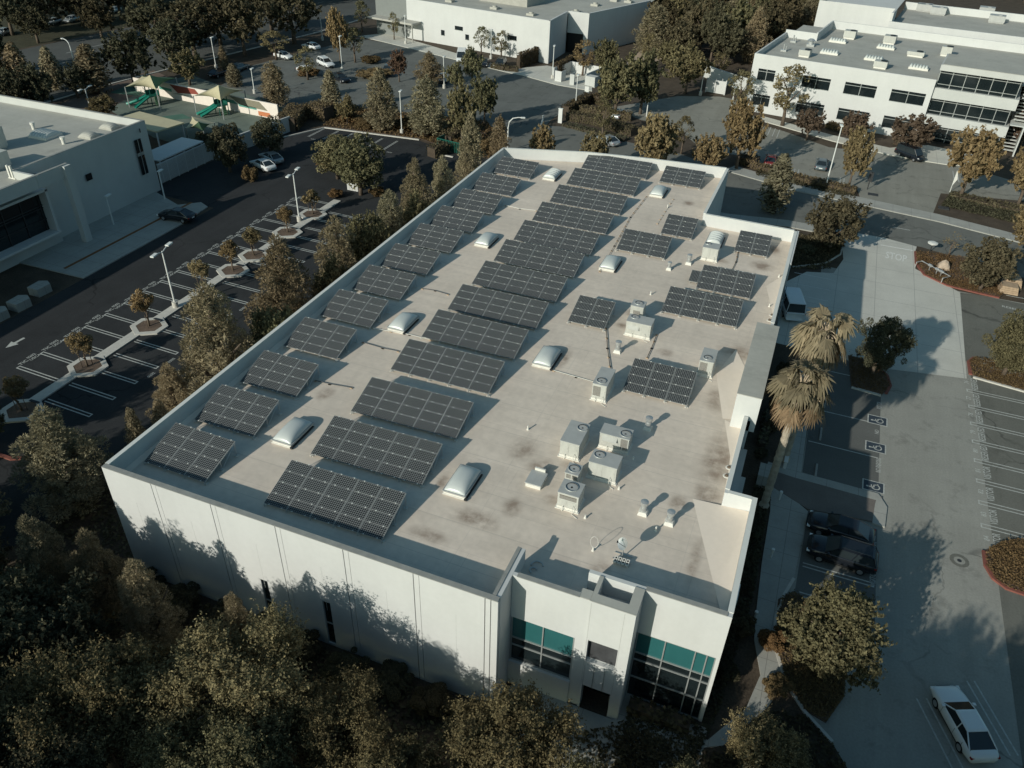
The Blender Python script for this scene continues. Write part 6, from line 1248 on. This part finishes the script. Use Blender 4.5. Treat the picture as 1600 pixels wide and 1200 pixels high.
for k,ub,vb,vt,w,l in (('dark',212,128,42,84,'big dark tree left of the large shade sail'),('cypress',150,145,66,50,'dark pointed tree right of the curved street lamp'),('dark',122,148,98,48,'low dark tree under the curved street lamp'),('cypress',88,140,70,30,'narrow dark tree left of the curved street lamp'),('cypress',45,162,64,44,'narrow lit tree near the left edge'),('dark',12,160,82,56,'dark tree at the left picture edge'),('dark',306,84,-6,90,'large tree mass with forked trunk over the boulevard'),('dark',250,70,-10,84,'large dark tree across from the big shade sail'),('dark',383,80,-14,72,'tall dark tree with pale trunk beside the boulevard'),('dark',460,60,-22,84,'tall dark tree standing over the boulevard kerb'),('dark',20,48,-30,70,'dark tree in the top left corner'),('dark',75,40,-34,70,'dark tree at the top edge, second from left'),('dark',130,34,-40,70,'dark tree at the top edge, third from left'),('dark',190,24,-50,70,'dark tree at the top edge, fourth from left'),('dark',415,6,-70,70,'dark tree at the top edge beyond the boulevard, mid'),('dark',540,-6,-60,60,'dark tree at the top edge beyond the boulevard, right'),('dark',480,-2,-60,60,'dark tree at the top edge between two others'),('dark',-10,110,40,60,'dark tree cut by the left edge'),('dark',345,62,-20,80,'broad dark tree between two larger ones over the boulevard'),('dark',275,100,30,66,'dark crown left of the lamp at the boulevard kerb'),('dark',425,40,-40,76,'dark tree behind the tall one with pale trunk'),('dark',40,20,-60,80,'far dark crown at the top edge above the parked cars'),('dark',110,12,-60,80,'far dark crown at the top edge, right of the first'),('dark',175,2,-70,80,'far dark crown at the top edge, middle of five'),('dark',240,-8,-80,80,'far dark crown at the top edge, fourth of five'),('dark',310,-12,-90,80,'far dark crown at the top edge, last of five'),('dark',160,55,-4,54,'dark roadside tree beyond the curved lamp'),('dark',60,62,8,54,'dark roadside tree beyond the narrow lit one'),('dark',70,170,96,50,'bushy dark tree at the left, over the boulevard kerb'),('dark',25,175,108,56,'bushy dark tree behind the left building, far left'),('broad',745,24,-20,36,'tree peeking over the top edge'),('dark',60,168,120,50,'dark bush behind the left building roof')): T(k,ub,vb,vt,w,l,gb) if l!='tree peeking over the top edge' else None
gf='woodland right of the industrial building'
WL=('large bushy tree over the dense east aisle','dense tree left of the aisle lamp','dense tree at the double gate','small tree left of the bin enclosure path','small tree right of the dock recess','slim tree on the bare slope','tree beside the bare slope')
for k,ub,vb,vt,w,l,lf in (('broad',960,178,84,70,WL[0],None),('broad',1000,172,82,60,WL[1],None),('broad',1070,140,70,64,WL[2],None),('thin',910,118,60,34,WL[3],'autumn'),('autumn',942,116,58,38,WL[4],'broad'),('thin',1010,110,50,26,WL[5],None),('broad',1045,116,62,44,WL[6],None),('thin',941,215,152,34,'slender tree rising from the clipped hedges',None)): T(k,ub,vb,vt,w,l,gf,lf)
FW=[(1012,40),(1016,88),(1060,96),(1092,84),(1150,84),(1178,78),(1128,62),(1108,36),(1228,52),(1188,24),(1080,52),(1030,70),(1050,50),(1072,76),(1098,60),(1088,30),(1122,80),(1140,56),(1110,96),(1160,74),(1180,50),(1172,100),(1205,44),(1216,72),(1240,40),(1256,62),(1268,30),(1150,36),(1040,26),(1068,14),(1130,104),(1195,84)]
ROWS=[[q for q in FW if q[1]<=40],[q for q in FW if 40<q[1]<=72],[q for q in FW if q[1]>72]]
OR2=ORD+['fourteenth','fifteenth']
for ri,row in enumerate(ROWS):
    for j,(u,v) in enumerate(sorted(row)):
        i=FW.index((u,v)); p=G(u,v); tree(('broad','pine','broad','broad')[i%4],p.x,p.y,rnd.uniform(8,11.5),rnd.uniform(7,10.5),f'woodland tree, {OR2[j]} from the left in the {["back row at the top edge","middle row","front row nearest the court wall"][ri]}',gf,['broad','pine','dark','hedge'][i%4] if i%4!=1 else None)
sheet('bare_slope',px([(1012,62),(1045,66),(1085,78),(1060,84),(1025,96),(985,118),(960,116),(1000,80)]),Z2,'rock')
for i,(u,v) in enumerate(((1560,0),(1500,-12),(1440,-14),(1600,10))): p=G(u,v-6); tree('dark',p.x,p.y,9,9,f'dark tree beyond the rear building roof, {ORD[i]} in that row','trees beyond the rear building')
# clipped hedges
def hedge(pts,h,w,label,leaf='hedge',q=1.,group='clipped hedges'):
    b=MB(); V_=[]; P=[Vector((p[0],p[1],0)) for p in pts]
    for p,q2 in zip(P[:-1],P[1:]):
        d=(q2-p); L_=d.length; d/=L_; n=Vector((-d.y,d.x,0)); b.seg(p,q2,w*.8,0,h*.88); N=int(L_*(2*h+w)*26*q); 
        t=rng.uniform(0,L_,N); s=rng.uniform(-h,w+h,N); C=np.zeros((N,3)); NN=rng.normal(size=(N,3))*.5
        off=np.where(s<0,0,np.where(s>w,w,s)); z=np.where(s<0,h+s,np.where(s>w,h-(s-w),h)); off=off-w*.1
        C[:,0]=p.x+d.x*t+n.x*off; C[:,1]=p.y+d.y*t+n.y*off; C[:,2]=z; NN[:,2]+=np.where((s>0)&(s<w),1,.2); NN[:,0]+=n.x*np.where(s<0,-1,np.where(s>w,1,0)); NN[:,1]+=n.y*np.where(s<0,-1,np.where(s>w,1,0)); C+=rng.normal(size=(N,3))*.07
        V_.append(quads(C,NN,.17,.6,rng))
    a=thing('hedge',label,'hedge',(0,0,0),0,group); put(leaf_mesh('foliage',np.concatenate(V_),[LF[leaf]]),'foliage',a); b.obj('inner_branches',['soil'],a)
hedge(px([(812,108),(848,94)]),3.0,1.0,'tall clipped hedge running to the corner of the industrial building'); hedge(px([(872,122),(900,106)]),2.8,1.0,'tall clipped hedge beside the dock recess'); hedge(px([(810,112),(790,110),(770,106)]),1.0,1.0,'low hedge along the industrial building sidewalk')
hedge(px([(888,180),(925,160),(945,168)]),1.6,1.6,'clipped hedge behind the monument sign, upper one'); hedge(px([(884,188),(930,196),(985,214)]),1.4,2.0,'long clipped hedge along the street behind the silver sedan'); hedge(px([(905,178),(950,186),(985,190)]),1.4,1.4,'inner clipped hedge among the street hedges'); hedge(px([(880,198),(920,208),(975,222)]),.5,1.6,'low dark hedge strip at the street kerb',leaf='dark')
hedge(px([(462,206),(480,184),(508,190)]),2.4,3.2,'tall square hedge in shade at the end of the mural wall'); hedge(px([(1170,262),(1245,284),(1335,304)]),.8,1.6,'hedge strip between the street and the office block car park'); hedge(px([(1150,256),(1180,262)]),1.2,2.5,'dense hedge at the far right corner of the roof'); hedge(px([(1395,226),(1425,230)]),1.0,1.2,'small hedge before the office block window',leaf='dark')
hedge(px([(1485,308),(1540,322),(1600,334)]),.5,2.2,'low green verge hedge along the street at right',leaf='dark'); hedge(px([(1290,200),(1318,208)]),1.0,1.6,'orange hedge at the foot of the office block',leaf='ground'); hedge(px([(690,236),(668,244)]),1.6,2.0,'clipped hedge left of the green bin enclosure'); hedge(px([(705,228),(740,206)]),1.6,2.4,'clipped hedge behind the green bin enclosure')
hedge([(38.0,30.8),(38.0,36)],.6,.6,'dark hedge under the palms along the right wall',leaf='dark'); hedge([(33.6,2.6),(37.2,2.6)],.8,.9,'dark hedge under the right glazing',leaf='dark'); hedge([(34.5,-3.4),(40,-2.2)],1.0,1.2,'dark hedge between the walk and the bottom edge',leaf='dark')
# low ground cover on the beds: nobody could count it
def scatter(name,poly,n,leaf,size=.13,z=.2,hv=.12):
    xs=[p[0] for p in poly]; ys=[p[1] for p in poly]; C=[]
    def inside(x,y):
        c=False; j=len(poly)-1
        for i in range(len(poly)):
            if (poly[i][1]>y)!=(poly[j][1]>y) and x<(poly[j][0]-poly[i][0])*(y-poly[i][1])/(poly[j][1]-poly[i][1])+poly[i][0]: c=not c
            j=i
        return c
    nz=[(rnd.uniform(min(xs),max(xs)),rnd.uniform(min(ys),max(ys)),rnd.uniform(.6,1.8)) for _ in range(14)]
    while len(C)<n:
        x,y=rnd.uniform(min(xs),max(xs)),rnd.uniform(min(ys),max(ys))
        if inside(x,y) and (rnd.random()<.45 or any((x-a)**2+(y-c)**2<r*r for a,c,r in nz)): C.append((x,y,z+abs(rnd.gauss(0,hv))))
    C=np.array(C); N=rng.normal(size=(n,3))*.6; N[:,2]+=1; o=put(leaf_mesh(name,quads(C,N,size,.6,rng),[LF[leaf]]),name); o['kind']='stuff'; return o
for k,n,l in (('a',5200,'ground'),('b',3000,'ground'),('c',2600,'ground'),('d',900,'ground'),('e',3500,'dark'),('f',4500,'ground')): scatter('ground_cover',ISL[k],int(n*2.2),l,.075,.13)
scatter('ground_cover',px([(505,197),(655,217),(700,232),(770,250),(790,225),(760,190),(640,178),(540,165)]),9000,'ground',.2,.1)
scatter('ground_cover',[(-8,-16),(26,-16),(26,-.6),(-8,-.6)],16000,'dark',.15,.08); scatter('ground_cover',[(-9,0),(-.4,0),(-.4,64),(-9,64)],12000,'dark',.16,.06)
scatter('ground_cover',px([(1185,262),(1290,290),(1338,304),(1335,312),(1250,292),(1180,275)]),4000,'dark',.16,.05); scatter('ground_cover',px([(1486,300),(1640,335),(1640,362),(1470,322)]),6000,'dark',.15,.05)
scatter('ground_cover',px([(985,1125),(1060,1180),(1130,1172),(1205,1112),(1256,1118),(1320,1190),(1320,1290),(900,1290),(900,1150)]),7000,'dark',.12,.08); scatter('ground_cover',[(33.8,-1.5),(37.6,-.6),(38.6,5),(39.3,14),(39.2,27),(37.9,27),(37.9,3.6),(33.6,3.4)],7000,'dark',.12,.05)
scatter('ground_cover',[(27.6,71.4),(36.7,66.2),(41,68.4),(41.4,77),(22,78.5)],6000,'dark',.15,.05)
# palms
def palm(x,y,h,label,seed,lean=(0,0)):
    rg=random.Random(seed); a=thing('palm_tree',label,'palm',(x,y,0),0,'fan palms beside the right wall'); b=MB(); top=Vector((lean[0],lean[1],h))
    n=40; pts=[Vector((lean[0]*(i/n)**1.5,lean[1]*(i/n)**1.5,h*i/n)) for i in range(n+1)]; b.tube(pts,[(.36 if i<2 else .27)+.04*(i%2)+rg.uniform(-.02,.025)-.02*i/n for i in range(n+1)],0,12)
    b.obj('trunk',['palm_bark'],a)
    live=[];dead=[];pet=MB()
    def fan(dirv,L_,R_,out,droop):
        d=Vector(dirv).normalized(); side=Vector((-d.y,d.x,0)).normalized(); up=side.cross(d)
        pp=[top+Vector((0,0,-.1)),top+d*L_*.5+Vector((0,0,.10)),top+d*L_+Vector((0,0,-droop*.25))]; pet.tube(pp,[.06,.045,.035],0,5); hub=pp[2]; m=17
        dn=(d+Vector((0,0,-droop))).normalized(); side=(Matrix.Rotation(rg.uniform(-.9,.9),3,dn)@side).normalized(); upn=side.cross(dn)
        for i in range(m):
            an=(i/(m-1)-.5)*R(200); v=(dn*math.cos(an)+side*math.sin(an)).normalized(); l=R_*(.72+.28*math.cos(an*.6))*rg.uniform(.9,1.08); w=v.cross(upn).normalized()*R_*.105
            fold=upn*(.035 if i%2 else -.02); mid=hub+v*l*.55+fold+Vector((0,0,-.06)); tip=hub+v*l+Vector((rg.uniform(-.05,.05),rg.uniform(-.05,.05),-R_*rg.uniform(.30,.75)))
            out.append([hub-w*.15,mid-w*.75,mid+w*.75,hub+w*.15]); out.append([mid-w*.75,tip-w*.08,tip+w*.08,mid+w*.75])
    for i in range(30):
        el=rg.uniform(-.5,1.2); az=i*2.4+rg.uniform(-.2,.2); fan((math.cos(az)*math.cos(el),math.sin(az)*math.cos(el),math.sin(el)),rg.uniform(1.05,1.65),rg.uniform(1.1,1.4),live,.9-.5*el)
    for i in range(16):
        el=rg.uniform(-1.05,-.35); az=i*2.4+1; fan((math.cos(az)*math.cos(el),math.sin(az)*math.cos(el),math.sin(el)),rg.uniform(1.3,1.8),rg.uniform(.9,1.2),dead,1.7)
    for nm,q,lf in (('fronds',live,'palm'),('dry_fronds',dead,'palm_dead')): put(leaf_mesh(nm,np.array([[tuple(v) for v in f] for f in q]).reshape(-1,3),[LF[lf]]),nm,a)
    pet.obj('leaf_stalks',['petiole'],a)
palm(38.85,23.6,11.5,'fan palm whose pale trunk shows against the shaded bed',3,(.2,.1)); palm(39.75,29.8,12.6,'taller fan palm behind, its crown close to the raised parapet box',8,(.1,.1))
